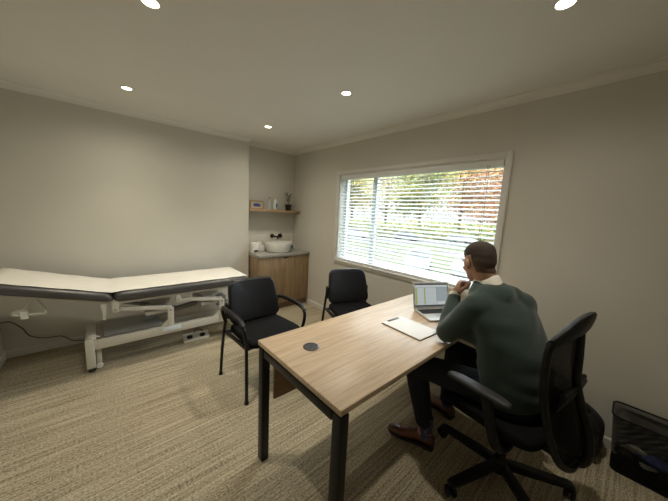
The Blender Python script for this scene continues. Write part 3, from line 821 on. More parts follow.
MB().box(-.09, .09, -.13, .12, .345, .405, .02, 3).build('tilt_mechanism', M['blackplastic'], OC)
MB().tube([(.08, .03, .37), (.22, .05, .365)], .007, 8).build('tilt_lever', M['blackplastic'], OC)
def seatmap(p): return V((p.x, p.y + .04, .437 + p.z - max(0, p.y - .14) ** 2 * 1.6 + .25 * p.x * p.x))
pillow(MB(), .50, .50, .07, 5, seatmap, .03).build('seat', M['seatfabric'], OC)
for s in (-1, 1):
    P = smooth_path([(s * .10, -.07, .385), (s * .20, -.075, .362), (s * .262, -.065, .385), (s * .272, -.04, .46), (s * .272, .0, .60)], 5)
    MB().tube(P, [.020] * len(P), 12, flat=1.5, up=(0, 1, 0)).build('arm_post', M['blackplastic'], OC)
    def pm(p, s=s): return V((s * .268 + p.x, 0.050 + p.y, .622 + p.z - .10 * max(0, abs(p.y) - .09)))
    pillow(MB(), .068, .315, .026, 3.2, pm, .012, crown=.002).build('arm_pad', M['armpad'], OC)
# back: profile fwd(z), half width(z)
BP = [(.375, -.300, .02), (.380, -.300, .09), (.42, -.285, .155), (.50, -.262, .188), (.60, -.235, .200), (.72, -.212, .205), (.84, -.203, .205), (.93, -.205, .202), (.958, -.208, .17), (.965, -.210, .05)]
def bwrap(x, y, z): return V((x, y + .45 * x * x, z))
side = [bwrap(hw, y, z) for z, y, hw in BP]
mir = [V((-p.x, p.y, p.z)) for p in side]
loop_ = smooth_path(side + mir[::-1] + [side[0]], 5)[:-1]
MB().tube(loop_, .016, 10, closed=True, flat=1.0).build('back_frame', M['blackplastic'], OC)
t = MB(); rows = []
sp_ = smooth_path([V((hw, y, z)) for z, y, hw in BP], 4)
for p in sp_:
    rows.append([t.bm.verts.new(bwrap(p.x * (j / 12 * 2 - 1), p.y, p.z)) for j in range(13)])
for a_, b_ in zip(rows, rows[1:]):
    for j in range(12): t.bm.faces.new((a_[j], a_[j + 1], b_[j + 1], b_[j]))
t.build('back_mesh', M['backmesh'], OC, smooth=60)
# swept top rail: tall rolled lip in the middle, thin at its ends
t = MB(); rows = []
for k in range(25):
    x = -.208 + .416 * k / 24; q = max(0., 1 - (x / .208) ** 2)
    yc = -.188 - .045 * q; zc = .940 + .075 * q; hh = .027 + .036 * q ** 1.5; th_ = .015 + .011 * q
    row = []
    for j in range(14):
        an = 2 * PI * j / 14
        u_ = math.cos(an) * hh; w_ = math.sin(an) * th_
        row.append(t.bm.verts.new(V((x, yc + w_ - u_ * .20 - 4. * u_ * u_ * (1 if u_ > 0 else 0) * q, zc + u_ + .2 * w_))))
    rows.append(row)
for a_, b_ in zip(rows, rows[1:]):
    for j in range(14): t.bm.faces.new((a_[j], a_[(j + 1) % 14], b_[(j + 1) % 14], b_[j]))
t.bm.faces.new(rows[0]); t.bm.faces.new(rows[-1][::-1])
t.build('top_rail', M['blackplastic'], OC)
P = smooth_path([(0, -.08, .375), (0, -.20, .35), (0, -.315, .38), (0, -.325, .50), (0, -.285, .62), (0, -.250, .74), (0, -.242, .86), (0, -.235, .97)], 5)
MB().tube(P, [.024 - .010 * k / (len(P) - 1) for k in range(len(P))], 12, flat=1.0, up=(1, 0, 0)).build('back_spine', M['blackplastic'], OC)
t = MB()
for k in range(5):
    z = .64 + k * .020
    t.tube([V((-.15 + .3 * j / 8, -.242 + .3 * (-.15 + .3 * j / 8) ** 2 + .012 * math.cos(k), z)) for j in range(9)], .0105, 8)
t.build('lumbar_support', M['blackplastic'], OC)

# ------------------------------------------------------------------ bag and bin
bag = thing('black_bag', 'black soft work bag slumped on the floor between office chair and bin', 'bag', (2.315, .13, 0), 0)
def bagmap(p):
    z = p.y + .155; y = p.x
    k = max(0., (z - .03) / .28)
    top = .31 if y > -.06 else .31 - (-.06 - y) * .65
    return V((p.z * (1 - .25 * k) + .02 * math.sin(y * 17) * k * .4, y, .004 + z / .31 * top + .004 * math.sin(y * 40)))
pillow(MB(), .37, .31, .17, 7, bagmap, .05, crown=.012).build('bag_body', M['nylon'], bag)
def pockmap(p): return V((-.088 - p.z * .6 - 0, p.x - .0, .115 + p.y))
pillow(MB(), .25, .17, .045, 5, pockmap, .018, crown=.004).build('front_pocket', M['nylon'], bag)
for y in (-.08, .09): MB().tube(smooth_path([(-.03, y - .03, .25), (-.06, y - .01, .31), (-.05, y + .03, .335), (-.02, y + .05, .30)], 4), .008, 8, flat=1.8).build('carry_handle', M['nylon'], bag)
MB().box(-.112, -.100, -.165, -.125, .19, .215, .003).build('strap_buckle', M['blackplastic'], bag)
MB().box(-.108, -.098, -.17, -.13, .10, .125, .003).build('strap_buckle', M['blackplastic'], bag)
MB().tube(smooth_path([(-.10, -.15, .20), (-.115, -.16, .12), (-.11, -.10, .02), (-.125, -.04, .008)], 5), .009, 8, flat=1.6).build('shoulder_strap', M['nylon'], bag)
doc = MB().prism([(-.15, .05), (-.105, .05), (-.09, -.13), (-.13, -.15)], 'z', .003, .022, .004, mat=Matrix.Translation((.02, -.03, 0))).build('side_flap', M['greyplastic'], bag)

bn = thing('waste_bin', 'black wire mesh waste bin with rubbish inside beside the wall', 'waste bin', (2.325, -.255, 0))
def rr(hx_, hy_, r, z, n=5):
    out = []
    for (sx, sy, a0) in ((1, 1, 0), (-1, 1, PI / 2), (-1, -1, PI), (1, -1, 1.5 * PI)):
        for k in range(n + 1):
            an = a0 + PI / 2 * k / n
            out.append(V((sx * (hx_ - r) + r * math.cos(an), sy * (hy_ - r) + r * math.sin(an), z)))
    return out
BH = .347
lo = rr(.085, .150, .03, .004); hi = rr(.103, .185, .035, BH)
t = MB(); A = [t.bm.verts.new(p) for p in lo]; B = [t.bm.verts.new(p) for p in hi]
n_ = len(A)
for k in range(n_): t.bm.faces.new((A[k], A[(k + 1) % n_], B[(k + 1) % n_], B[k]))
t.build('mesh_wall', M['binmesh'], bn)
MB().tube(hi, .0055, 8, closed=True).build('rim', M['blackmetal'], bn)
t = MB(); t.tube(lo, .004, 8, closed=True); A = [t.bm.verts.new(V((p.x, p.y, .003))) for p in lo]; B = [t.bm.verts.new(V((p.x, p.y, .0))) for p in lo]
t.bm.faces.new(A); t.bm.faces.new(B[::-1])
for k in range(n_): t.bm.faces.new((A[k], B[k], B[(k + 1) % n_], A[(k + 1) % n_]))
t.build('base_plate', M['blackmetal'], bn)
def crumple(name, c, r, mat, label, cat, seed, group=None):
    rn = random.Random(seed); bm = bmesh.new(); bmesh.ops.create_icosphere(bm, subdivisions=3, radius=1)
    ks = [(V((rn.uniform(-1, 1), rn.uniform(-1, 1), rn.uniform(-1, 1))).normalized(), rn.uniform(.5, .95)) for _ in range(16)]
    for v in bm.verts:
        for d_, h_ in ks:
            q = v.co.dot(d_)
            if q > h_: v.co -= d_ * (q - h_) * 1.1
        v.co = V((v.co.x * r[0], v.co.y * r[1], v.co.z * r[2]))
    me = bpy.data.meshes.new(name); bm.to_mesh(me); bm.free(); me.materials.append(mat)
    o = bpy.data.objects.new(name, me); COL.objects.link(o); o.location = c
    return tag(o, label, cat, group)
crumple('bin_liner', (2.325, -.255, .09), (.085, .15, .085), M['bagplastic'], 'dark crumpled rubbish filling the bottom of the wire bin', 'rubbish', 4)
crumple('paper_ball', (2.285, -.195, .165), (.035, .05, .028), M['whitepaper'], 'crumpled white paper lying inside the wire bin', 'rubbish', 5)
crumple('blue_wrapper', (2.275, -.250, .145), (.035, .075, .035), M['bluepaper'], 'crumpled blue wrapper inside the wire bin', 'rubbish', 8)
crumple('paper_ball', (2.262, -.24, .105), (.012, .045, .018), M['whitepaper'], 'small white scrap under the blue wrapper in the bin', 'rubbish', 11)

# ------------------------------------------------------------------ the man
man = thing('person', 'man in dark green sweater seated at the desk, hand at his chin', 'person', (1.655, .33, 0))
mo_ = V(man.location)
def W(p): return V(p) - mo_          # world -> man's local frame
TB = math.radians(25); rT = V((math.cos(TB), -math.sin(TB), 0)); fT = V((math.sin(TB), math.cos(TB), 0))
lsh, lel, lwr = V((1.505, .508, .985)), V((1.482, .636, .797)), V((1.662, .688, .982))
rsh, rel, rwr = V((1.800, .365, .980)), V((1.985, .390, .812)), V((1.930, .620, .785))
lhip, lkn, lank = V((1.545, .36, .545)), V((1.458, .80, .535)), V((1.492, .705, .12))
rhip, rkn, rank = V((1.715, .28, .545)), V((1.835, .71, .535)), V((1.870, .74, .12))
HB, HP = math.radians(36), math.radians(18)
hf = V((math.sin(HB) * math.cos(HP), math.cos(HB) * math.cos(HP), -math.sin(HP))); hr = V((math.cos(HB), -math.sin(HB), 0)); hu = hr.cross(hf)
HC = V((1.690, .588, 1.203))
def H(x, y, z): return HC + hr * x + hf * y + hu * z
HR = Matrix((hr, hf, hu)).transposed()
def head(mb, g=0.):
    mb.ball(W(H(0, -.020, .032)), (.077 + g, .094 + g, .083 + g), HR, 32, 20)
    mb.ball(W(H(0, -.042, .005)), (.070 + g, .066 + g, .070 + g), HR, 28, 16)
    mb.ball(W(H(0, .022, -.010)), (.067 + g, .066 + g, .088 + g), HR, 28, 16)
    mb.ball(W(H(0, .035, -.068)), (.048 + g, .046 + g, .042 + g), HR, 24, 14)
def torso(mb, g, z0=.48):
    R = [(.47, 1.632, .295, .170, .120), (.52, 1.632, .296, .190, .135), (.60, 1.636, .302, .192, .142), (.70, 1.642, .316, .192, .142), (.80, 1.648, .340, .202, .142), (.89, 1.654, .368, .212, .138), (.96, 1.660, .403, .214, .130), (1.015, 1.666, .432, .196, .112), (1.050, 1.672, .458, .150, .096), (1.078, 1.678, .480, .100, .082), (1.094, 1.682, .492, .068, .068)]
    R = [q for q in R if q[0] >= z0]
    mb.rings([(W((x - .012, y + .012, z)), hw + g - .010, hd + g, rT, (fT + V((0, 0, .25 * (1 if z > .85 else 0)))).normalized()) for z, x, y, hw, hd in R], 36)
def hand(mb, wr, Y, Z, left, curls, thumb):
    Y = Y.normalized(); Z = (Z - Y * Z.dot(Y)).normalized(); X = Y.cross(Z) if left else Z.cross(Y)
    def P(x, y, z): return W(wr + X * x + Y * y + Z * z)
    Rm = Matrix((X, Y, Z)).transposed()
    if Rm.determinant() < 0: Rm = Matrix((-X, Y, Z)).transposed()
    mb.ball(P(0, .050, 0), (.040, .050, .015), Rm); mb.ball(P(.012, .035, -.006), (.026, .036, .018), Rm); mb.ball(P(-.015, .045, -.004), (.024, .042, .015), Rm)
    mb.limb([P(0, -.02, 0), P(0, .03, 0)], [.027, .026])
    for i, (x, L, r) in enumerate(((.031, .88, .0088), (.0105, 1.0, .0092), (-.0105, .93, .0088), (-.030, .74, .0078))):
        p = V((x, .088 - .004 * abs(i - 1), .0)); c = curls[0] * .25 + i * .04; pts = [V((x * .8, .05, .0)), p.copy()]; rad = [r * 1.1, r * 1.12]
        ang = 0
        for (ln, cc) in zip((.046 * L, .029 * L, .022 * L), curls):
            ang += cc + i * .03
            p = p + V((x * .04, math.cos(ang) * ln, -math.sin(ang) * ln)); pts.append(p.copy()); rad.append(r * (1 - .06 * len(pts)) + .001)
        mb.limb([P(*q) for q in pts], rad, 10)
    pts = [V((.022, .018, -.006)), V((.022, .018, -.006)) + V(thumb[0]), V((.022, .018, -.006)) + V(thumb[0]) + V(thumb[1]), V((.022, .018, -.006)) + V(thumb[0]) + V(thumb[1]) + V(thumb[2])]
    mb.limb([P(*q) for q in pts], [.015, .0115, .0100, .0082], 10)
mb = MB()
head(mb)
# face
for s in (-1, 1):
    mb.ball(W(H(s * .081, -.014, -.014)), (.012, .021, .033), HR, 14, 10)
    mb.ball(W(H(s * .076, -.006, -.020)), (.010, .012, .014), HR, 12, 8)
    mb.ball(W(H(s * .030, .072, .020)), (.026, .016, .010), HR, 14, 10)
    mb.ball(W(H(s * .036, .062, -.028)), (.022, .022, .020), HR, 14, 10)
mb.limb([W(H(0, .083, .006)), W(H(0, .098, -.014)), W(H(0, .108, -.032))], [.009, .010, .013], 12)
mb.ball(W(H(.010, .094, -.036)), .0085); mb.ball(W(H(-.010, .094, -.036)), .0085)
mb.ball(W(H(0, .080, -.062)), (.024, .014, .007), HR); mb.ball(W(H(0, .078, -.072)), (.021, .014, .008), HR)
mb.ball(W(H(0, .068, -.095)), (.022, .018, .016), HR)
# neck
mb.limb([W((1.674, .490, 1.040)), W((1.684, .526, 1.10)), W(H(0, -.03, -.035))], [.064, .060, .060], 24)
torso(mb, -.016)
mb.limb([W(lsh), W(lel), W(lwr)], [.046, .036, .027]); mb.limb([W(rsh), W(rel), W(rwr)], [.046, .036, .027])
mb.limb([W(lhip), W(lkn), W(lank)], [.075, .050, .036]); mb.limb([W(rhip), W(rkn), W(rank)], [.075, .050, .036])
for an, hd_ in ((lank, V((-.09, .27, 0))), (rank, V((.05, .28, 0)))):
    d_ = hd_.normalized(); mb.limb([W(an), W(an + V((0, 0, -.06)) + d_ * .03), W(an + V((0, 0, -.075)) + d_ * .14)], [.036, .034, .026])
# left hand: loose fist against chin;  right hand resting by the laptop
lY = V((.030, -.016, .095)); lZ = V((-.55, .78, .20))
hand(mb, lwr, lY, lZ, True, (1.25, 1.6, 1.0), ((.018, .030, -.012), (.000, .030, -.014), (-.006, .022, -.012)))
rY = V((-.25, .95, -.06)); rZ = V((.1, .05, 1))
hand(mb, rwr, rY, rZ, False, (.25, .35, .25), ((.022, .028, -.010), (.006, .028, -.006), (0, .024, -.004)))
remeshed(mb, 'body', M['skin'], man, .0042, 3)
for s in (-1, 1):
    e_ = MB().ball(W(H(s * .030, .0755, .000)), (.0125, .0105, .0095), HR, 14, 10).build('eye', M['eye'], man)
    MB().ball(W(H(s * .030, .0845, -.001)), (.005, .003, .005), HR, 10, 8).build('iris', M['dark_edge'], e_)
    MB().tube([W(H(s * .014, .088, .022)), W(H(s * .030, .0885, .027)), W(H(s * .050, .076, .023))], .0035, 8, flat=.7).build('eyebrow', M['hair'], man)
# hair
mb = MB(); head(mb, 0.)
mb.limb([W((1.674, .490, 1.040)), W((1.684, .526, 1.10)), W(H(0, -.03, -.035))], [.064, .060, .060], 24)
hair = remeshed(mb, 'hair', M['hair'], man, .0045, 3)
bm = bmesh.new(); bm.from_mesh(hair.data); bm.normal_update()
HRi = HR.transposed(); dead = []
for v in bm.verts:
    l = HRi @ (v.co + mo_ - HC)
    ay = l.y
    if ay < -.045: line = -.084 + max(0, ay + .09) * .3
    elif ay < .010: line = -.078 + (ay + .045) * 1.75
    elif ay < .030: line = .018 + (ay - .010) * .6
    else: line = .022 + (ay - .030) * .8
    if abs(l.x) < .045 and ay > .03: line = max(line, .066 - .1 * (.09 - ay))
    if abs(l.x) > .05 and -.046 < ay < .012: line = max(line, .030)
    d = l.z - line
    off = max(-.002, min(.0035, -.002 + .0055 * d / .020))
    off += .006 * max(0, min(1, (l.z - .045) / .03))
    if d < -.004: dead.append(v)
    v.co += v.normal * off
bmesh.ops.delete(bm, geom=dead, context='VERTS'); bm.to_mesh(hair.data); bm.free()
# sweater
mb = MB(); torso(mb, .010, .52)
mb.limb([W((1.678, .475, 1.045)), W((1.60, .492, 1.025)), W(lsh + V((.01, -.005, .005)))], [.070, .070, .070], 22); mb.limb([W((1.688, .465, 1.043)), W((1.745, .412, 1.018)), W(rsh)], [.070, .070, .072], 22)
mb.ball(W((1.670, .440, 1.03)), (.10, .075, .075))
mb.limb([W(lsh + rT * .03), W(lsh), W(lsh.lerp(lel, .5) + V((-.004, 0, .0))), W(lel), W(lel.lerp(lwr, .5)), W(lel.lerp(lwr, .90))], [.075, .072, .066, .060, .052, .040], 22)
mb.limb([W(rsh - rT * .03), W(rsh), W(rsh.lerp(rel, .5)), W(rel), W(rel.lerp(rwr, .5)), W(rel.lerp(rwr, .93))], [.078, .074, .064, .056, .046, .036], 22)
mb.limb([W(lel.lerp(lsh, .30) + V((.03, -.03, -.02))), W((1.545, .47, .83))], [.056, .070], 20)
mb.ball(W((1.655, .33, .60)), (.19, .155, .07), Matrix.Rotation(-TB, 3, 'Z'))
sw = remeshed(mb, 'sweater', M['knit'], man, .007, 26)
# soft folds
bm = bmesh.new(); bm.from_mesh(sw.data); bm.normal_update()
for v in bm.verts:
    p = v.co + mo_
    f_ = .0026 * math.sin(46 * p.z + 22 * p.y + 5 * math.sin(9 * p.x)) * math.sin(18 * p.x - 12 * p.z + 1.3) + .002 * math.sin(80 * (p - lel).length) * max(0, 1 - (p - lel).length / .13)
    f_ += .003 * math.sin(60 * p.z + 15 * p.x) * max(0, 1 - abs(p.z - .62) / .12)
    v.co += v.normal * f_
bm.to_mesh(sw.data); bm.free()
# shirt: collar, cuffs, hem
cn = V((1.690, .530, 1.098)); ax = V((.10, .38, 1)).normalized()
cu = (rT - ax * rT.dot(ax)).normalized(); cf = ax.cross(cu)
t = MB(); NSG = 40; prof_c = [(.068, -.030, 0), (.0655, .020, 0), (.0670, .026, 0), (.0700, .023, 0), (.076, -.004, 0), (.081, -.030, 0), (.078, -.030, 0)]
rows = []
for r_, h_, _ in prof_c:
    row = []
    for k in range(NSG + 1):
        a_ = -PI / 2 * 0 + math.radians(90 + 10) + math.radians(340) * k / NSG
        op = abs(k / NSG * 2 - 1) ** 3
        row.append(t.bm.verts.new(W(cn + cu * math.cos(a_) * r_ * .95 + cf * math.sin(a_) * r_ * 1.05 + ax * (h_ - .020 * op))))
    rows.append(row)
for a_, b_ in zip(rows, rows[1:]):
    for k in range(NSG): t.bm.faces.new((a_[k], a_[k + 1], b_[k + 1], b_[k]))
so = t.build('shirt_collar', M['shirt'], man, smooth=50); so.modifiers.new('s', 'SOLIDIFY').thickness = .0015
for (el_, wr_) in ((lel, lwr), (rel, rwr)):
    d_ = (wr_ - el_).normalized(); MB().tube([W(wr_ - d_ * .045), W(wr_ - d_ * .012), W(wr_ + d_ * .004)], [.034, .0365, .0355], 20).build('shirt_cuff', M['shirt'], man)
t = MB(); t.rings([(W((1.636, .320, z)), .188, .142, rT, fT) for z in (.50, .55, .585)], 32)
t.build('shirt_hem', M['blueshirt'], man)
# trousers
mb = MB(); mb.rings([(W((1.630, .305, z)), a_, b_, rT, fT) for z, a_, b_ in ((.452, .14, .10), (.475, .178, .132), (.52, .192, .142), (.565, .185, .135))], 32)
mb.limb([W(lhip + V((.02, -.03, 0))), W(lhip), W(lhip.lerp(lkn, .5)), W(lkn), W(lkn.lerp(lank, .35)), W(lkn.lerp(lank, .86))], [.085, .090, .080, .068, .066, .054], 22)
mb.limb([W(rhip), W(rhip.lerp(rkn, .5)), W(rkn), W(rkn.lerp(rank, .35)), W(rkn.lerp(rank, .97))], [.090, .080, .068, .066, .054], 22)
tr = remeshed(mb, 'trousers', M['trouser'], man, .007, 6)
for an, tv in ((lank, V((-.09, .27, 0))), (rank, V((.05, .28, 0)))):
    s_ = MB().tube([W(an + V((0, 0, .085))), W(an + V((0, 0, -.02))), W(an + V((0, 0, -.05)))], [.042, .040, .042], 18).build('sock', M['sock'], man)
    t = MB()
    for k in range(7):
        a_ = k * .9; t.ball(W(an + V((.041 * math.cos(a_), .041 * math.sin(a_), .0 + .02 * math.sin(k * 2.3)))), (.006, .006, .008), seg=8, rings=6)
    t.build('sock_motif', M['sockred'], s_)
    d_ = tv.normalized(); sd = V((d_.y, -d_.x, 0)); o_ = V((an.x, an.y, 0)) - d_ * .055
    st_ = [(-.006, .020, .075, .030), (.01, .034, .094, .018), (.045, .040, .108, .018), (.085, .039, .108, .018), (.125, .041, .094, .017), (.165, .048, .076, .016), (.21, .051, .062, .015), (.25, .044, .052, .016), (.282, .026, .042, .018), (.293, .008, .032, .020)]
    t = MB(); t.rings([(W(o_ + d_ * s0 + V((0, 0, (h0 + b0) / 2))), w0, (h0 - b0) / 2, sd, V((0, 0, 1))) for s0, w0, h0, b0 in st_], 24)
    t.ball(W(o_ + d_ * .055 + V((0, 0, .075))), (.040, .046, .032), Matrix((sd, d_, V((0, 0, 1)))).transposed())
    sh = remeshed(t, 'shoe', M['shoe'], man, .004, 4)
    t = MB(); out = []
    for s0, w0, h0, b0 in st_: out.append(o_ + d_ * s0 + sd * (w0 + .003))
    for s0, w0, h0, b0 in st_[::-1]: out.append(o_ + d_ * s0 - sd * (w0 + .003))
    out = [W(p) for p in out]
    t.prism([(p.x, p.y) for p in out], 'z', .010, .024, .002)
    hl = [W(o_ + d_ * a0 + sd * b0) for a0, b0 in ((0, -.03), (.06, -.038), (.06, .038), (0, .03))]
    t.prism([(p.x, p.y) for p in hl], 'z', 0, .012, .002)
    fs_ = [W(o_ + d_ * a0 + sd * b0) for a0, b0 in ((.13, -.036), (.25, -.038), (.25, .038), (.13, .036))]
    t.prism([(p.x, p.y) for p in fs_], 'z', 0.002, .012, .002)
    t.build('sole', M['sole'], sh)
    t = MB()
    for k in range(4):
        c0 = o_ + d_ * (.10 + .016 * k) + V((0, 0, 0.104 - .007 * k))
        t.tube([W(c0 - sd * .018 + V((0, 0, -.005))), W(c0), W(c0 + sd * .018 + V((0, 0, -.005)))], .0022, 6)
    t.build('laces', M['sole'], sh)

# ------------------------------------------------------------------ outside
GZ = -2.6
struct(MB().box(4, 160, -60, 160, GZ - .3, GZ).build('lawn', M['grass'], smooth=0), 'pale green lawn outside the window', 'lawn')
tv = V((.75, -.66, 0)).normalized(); nv = V((.66, .75, 0)).normalized()
def strip(name, dist, wd, m, lab):
    c = nv * dist
    p = [c - tv * 60 - nv * wd / 2, c + tv * 70 - nv * wd / 2, c + tv * 70 + nv * wd / 2, c - tv * 60 + nv * wd / 2]
    return struct(MB().prism([(q.x, q.y) for q in p], 'z', GZ, GZ + .03).build(name, M[m], smooth=0), lab, 'road')
strip('street_road', 43, 8, 'road', 'grey road beyond the lawn')
strip('street_footpath', 30, 2.2, 'road', 'pale footpath crossing the lawn')
def car(x, y, rz, body, label):
    c = thing('parked_car', label, 'car', (x, y, GZ + .03 if (V((x, y, 0)).dot(nv) > 38) else GZ), rz, None)
    pr = [(-2.1, .35), (-2.15, .75), (-2.05, .95), (-1.3, 1.02), (-1.05, 1.05), (1.0, 1.0), (1.95, .82), (2.12, .65), (2.12, .35)]
    MB().prism(pr, 'y', -.86, .86, .07).build('car_body', M[body], c)
    cb = MB().prism([(-1.85, 1.0), (-1.35, 1.38), (-.9, 1.46), (.1, 1.45), (.5, 1.36), (1.15, .98)], 'y', -.72, .72, .06).build('cabin', M['carglass'], c)
    MB().prism([(-1.42, 1.40), (-.9, 1.485), (.1, 1.475), (.5, 1.385), (.1, 1.43), (-.9, 1.44)], 'y', -.66, .66).build('roof', M[body], c)
    for wx in (-1.3, 1.35):
        for s in (-1, 1):
            MB().lathe([(0, -.1), (.26, -.1), (.31, -.07), (.31, .07), (.26, .1), (0, .1)], seg=18, mat=Matrix.Translation((wx, s * .80, .31)) @ Matrix.Rotation(PI / 2, 4, 'X')).build('wheel', M['rubber'], c)
    for s in (-1, 1):
        MB().box(2.08, 2.14, s * .62 - .15, s * .62 + .15, .62, .74, .02).build('headlamp', M['carwhite'], c)
    return c
car(18.9, 10.9, math.radians(205), 'carwhite', 'silver car parked nearest the window, seen low through the blind')
car(20.4, 7.6, math.radians(190), 'carwhite', 'silver car low behind the right side of the blind, left of the man')
car(32.0, 30.5, math.atan2(tv.y, tv.x), 'carwhite', 'pale car on the road behind the left part of the blind')
car(38.5, 25.0, math.atan2(tv.y, tv.x), 'cardark', 'dark car on the road beyond the lawn')
car(45.5, 19.0, math.atan2(tv.y, tv.x), 'carwhite', 'pale car on the road in front of the orange trees')
def tree(x, y, h, r, mats, label, seed, nleaf=2600, bare=False):
    rn = random.Random(seed); c = thing('autumn_tree', label, 'tree', (x, y, GZ), 0, None)
    t = MB(); t.tube([(0, 0, -.1), (.1, 0, h * .3), (0, .1, h * .75)], [.35, .26, .10], 9)
    tips = []
    for k in range(16):
        a_ = rn.uniform(0, 2 * PI); e_ = rn.uniform(.2, 1.2); L_ = r * rn.uniform(.6, 1.1)
        p0 = V((0, 0, h * rn.uniform(.20, .72))); p1 = p0 + V((math.cos(a_) * math.cos(e_), math.sin(a_) * math.cos(e_), math.sin(e_))) * L_
        t.tube([p0, p0.lerp(p1, .5) + V((0, 0, .2)), p1], [.11, .07, .03], 6); tips.append(p1)
        for _ in range(4 if not bare else 9):
            q = p0.lerp(p1, rn.uniform(.4, 1)); q2 = q + V((rn.uniform(-1, 1), rn.uniform(-1, 1), rn.uniform(-.2, 1))) * r * .35
            t.tube([q, q2], [.045, .015], 5); tips.append(q2)
    t.build('trunk', M['bark'], c)
    cl_ = [(p, rn.uniform(.16, .32) * r) for p in tips]
    t = bmesh.new()
    for i in range(nleaf):
        p, cr = rn.choice(cl_); cr *= 1.15
        q = p + V((rn.gauss(0, 1), rn.gauss(0, 1), rn.gauss(0, .8))) * cr
        if q.z < 1.2: q.z = 1.2 + rn.random()
        s_ = rn.uniform(.14, .34)
        u = V((rn.uniform(-1, 1), rn.uniform(-1, 1), rn.uniform(-1, 1))).normalized(); w_ = u.orthogonal().normalized()
        vs = [t.verts.new(q + u * s_ * a_ + w_ * s_ * b_) for a_, b_ in ((1, 0), (0, .6), (-1, 0), (0, -.6))]
        f = t.faces.new(vs); f.material_index = rn.choice(range(len(mats)))
    me = bpy.data.meshes.new('foliage'); t.to_mesh(me); t.free()
    for m in mats: me.materials.append(M[m])
    o = bpy.data.objects.new('foliage', me); COL.objects.link(o); o.parent = c
for (d, k, h, r, mats, lab, sd, nl, br) in (
    (52, -5.5, 15, 6.0, ['l_yellow', 'l_yellow', 'l_green'], 'yellow leaved tree outside, behind the left end of the blind', 1, 10000, False),
    (58, 4.0, 16, 6.0, ['l_yellow', 'l_green', 'l_yellow'], 'yellow green tree outside, just right of the window mullion', 2, 7500, False),
    (66, 13.0, 20, 8.0, ['l_yellow'], 'nearly bare tall tree with white sky showing through', 3, 2600, True),
    (54, 17.5, 15, 5.5, ['l_green', 'l_green', 'l_yellow'], 'green leaved tree outside near the middle right of the window', 4, 10000, False),
    (62, 29.5, 19, 7.0, ['l_orange', 'l_orange', 'l_yellow'], 'orange leaved tree outside, left of the reddish ones', 5, 11000, False),
    (52, 33.5, 16, 6.0, ['l_orange', 'l_orange', 'l_orange', 'l_yellow'], 'reddish orange tree outside behind the right end of the blind', 6, 11000, False),
    (58, 45.5, 18, 7.0, ['l_orange', 'l_yellow'], 'orange yellow tree outside, furthest to the right', 7, 10000, False)):
    c = nv * d + tv * (k)
    tree(c.x, c.y, h, r, mats, lab, sd, nl, br)
# low hedge beyond the road
t = bmesh.new(); rn = random.Random(9)
for i in range(7000):
    q = nv * (49.6 + rn.uniform(-1, 1)) + tv * rn.uniform(-30, 60) + V((0, 0, rn.uniform(0, 3.2) + GZ)); s_ = .3
    u = V((rn.uniform(-1, 1), rn.uniform(-1, 1), rn.uniform(-1, 1))).normalized(); w_ = u.orthogonal().normalized()
    f = t.faces.new([t.verts.new(q + u * s_ * a_ + w_ * s_ * b_) for a_, b_ in ((1, 0), (0, .6), (-1, 0), (0, -.6))]); f.material_index = rn.choice((0, 0, 1))
me = bpy.data.meshes.new('hedge'); t.to_mesh(me); t.free(); me.materials.append(M['l_green']); me.materials.append(M['l_yellow'])
o = bpy.data.objects.new('street_hedge', me); COL.objects.link(o); tag(o, 'loose green hedge running behind the road outside', 'hedge')

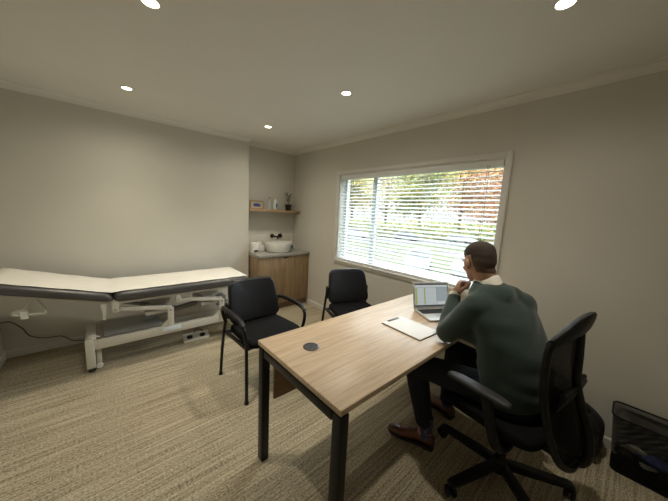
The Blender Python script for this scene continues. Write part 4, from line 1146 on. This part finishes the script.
# ------------------------------------------------------------------ world, sun-less overcast daylight
wd = bpy.data.worlds.new('overcast_sky'); SC.world = wd; wd.use_nodes = True
nt = wd.node_tree; bg = nt.nodes['Background']
tc = nt.nodes.new('ShaderNodeTexCoord'); sp2 = nt.nodes.new('ShaderNodeSeparateXYZ'); nt.links.new(tc.outputs['Generated'], sp2.inputs[0])
rp = nt.nodes.new('ShaderNodeValToRGB'); rp.color_ramp.elements[0].position = .0; rp.color_ramp.elements[0].color = (.10, .105, .11, 1)
rp.color_ramp.elements[1].position = .75; rp.color_ramp.elements[1].color = (.88, .95, 1, 1)
e_ = rp.color_ramp.elements.new(.20); e_.color = (.13, .135, .14, 1)
e_ = rp.color_ramp.elements.new(.36); e_.color = (.85, .92, 1, 1)
nt.links.new(sp2.outputs['Z'], rp.inputs['Fac']); nt.links.new(rp.outputs['Color'], bg.inputs['Color'])
bg.inputs['Strength'].default_value = 9

# ------------------------------------------------------------------ camera
yaw, pitch, roll, fpx = .7316, .1417, .0493, 265.139
F = V((math.sin(yaw) * math.cos(pitch), math.cos(yaw) * math.cos(pitch), -math.sin(pitch)))
R = F.cross(V((0, 0, 1))).normalized(); U = R.cross(F)
R2 = R * math.cos(roll) + U * math.sin(roll); U2 = -R * math.sin(roll) + U * math.cos(roll)
cd = bpy.data.cameras.new('camera'); cam = bpy.data.objects.new('camera', cd); COL.objects.link(cam)
m = Matrix((R2, U2, -F)).transposed().to_4x4(); m.translation = V((0, 0, 1.454)); cam.matrix_world = m
cd.sensor_fit = 'HORIZONTAL'; cd.sensor_width = 36; cd.lens = fpx / 668 * 36; cd.clip_start = .02; cd.clip_end = 500
SC.camera = cam
hm = M['hair']; nt = hm.node_tree; b = nt.nodes['Principled BSDF']
old = b.inputs['Base Color'].links[0].from_socket
tc = nt.nodes.new('ShaderNodeTexCoord'); sp3 = nt.nodes.new('ShaderNodeSeparateXYZ'); nt.links.new(tc.outputs['Object'], sp3.inputs[0])
mr = nt.nodes.new('ShaderNodeMapRange'); mr.inputs[1].default_value = 1.14; mr.inputs[2].default_value = 1.25
nt.links.new(sp3.outputs['Z'], mr.inputs[0])
mxx = nt.nodes.new('ShaderNodeMix'); mxx.data_type = 'RGBA'; mxx.inputs['A'].default_value = (.16, .095, .066, 1)
nt.links.new(mr.outputs[0], mxx.inputs['Factor']); nt.links.new(old, mxx.inputs['B']); nt.links.new(mxx.outputs['Result'], b.inputs['Base Color'])
SC.view_settings.view_transform = 'Standard'; SC.view_settings.look = 'None'
SC.view_settings.exposure = 0.30; SC.view_settings.gamma = 1.0
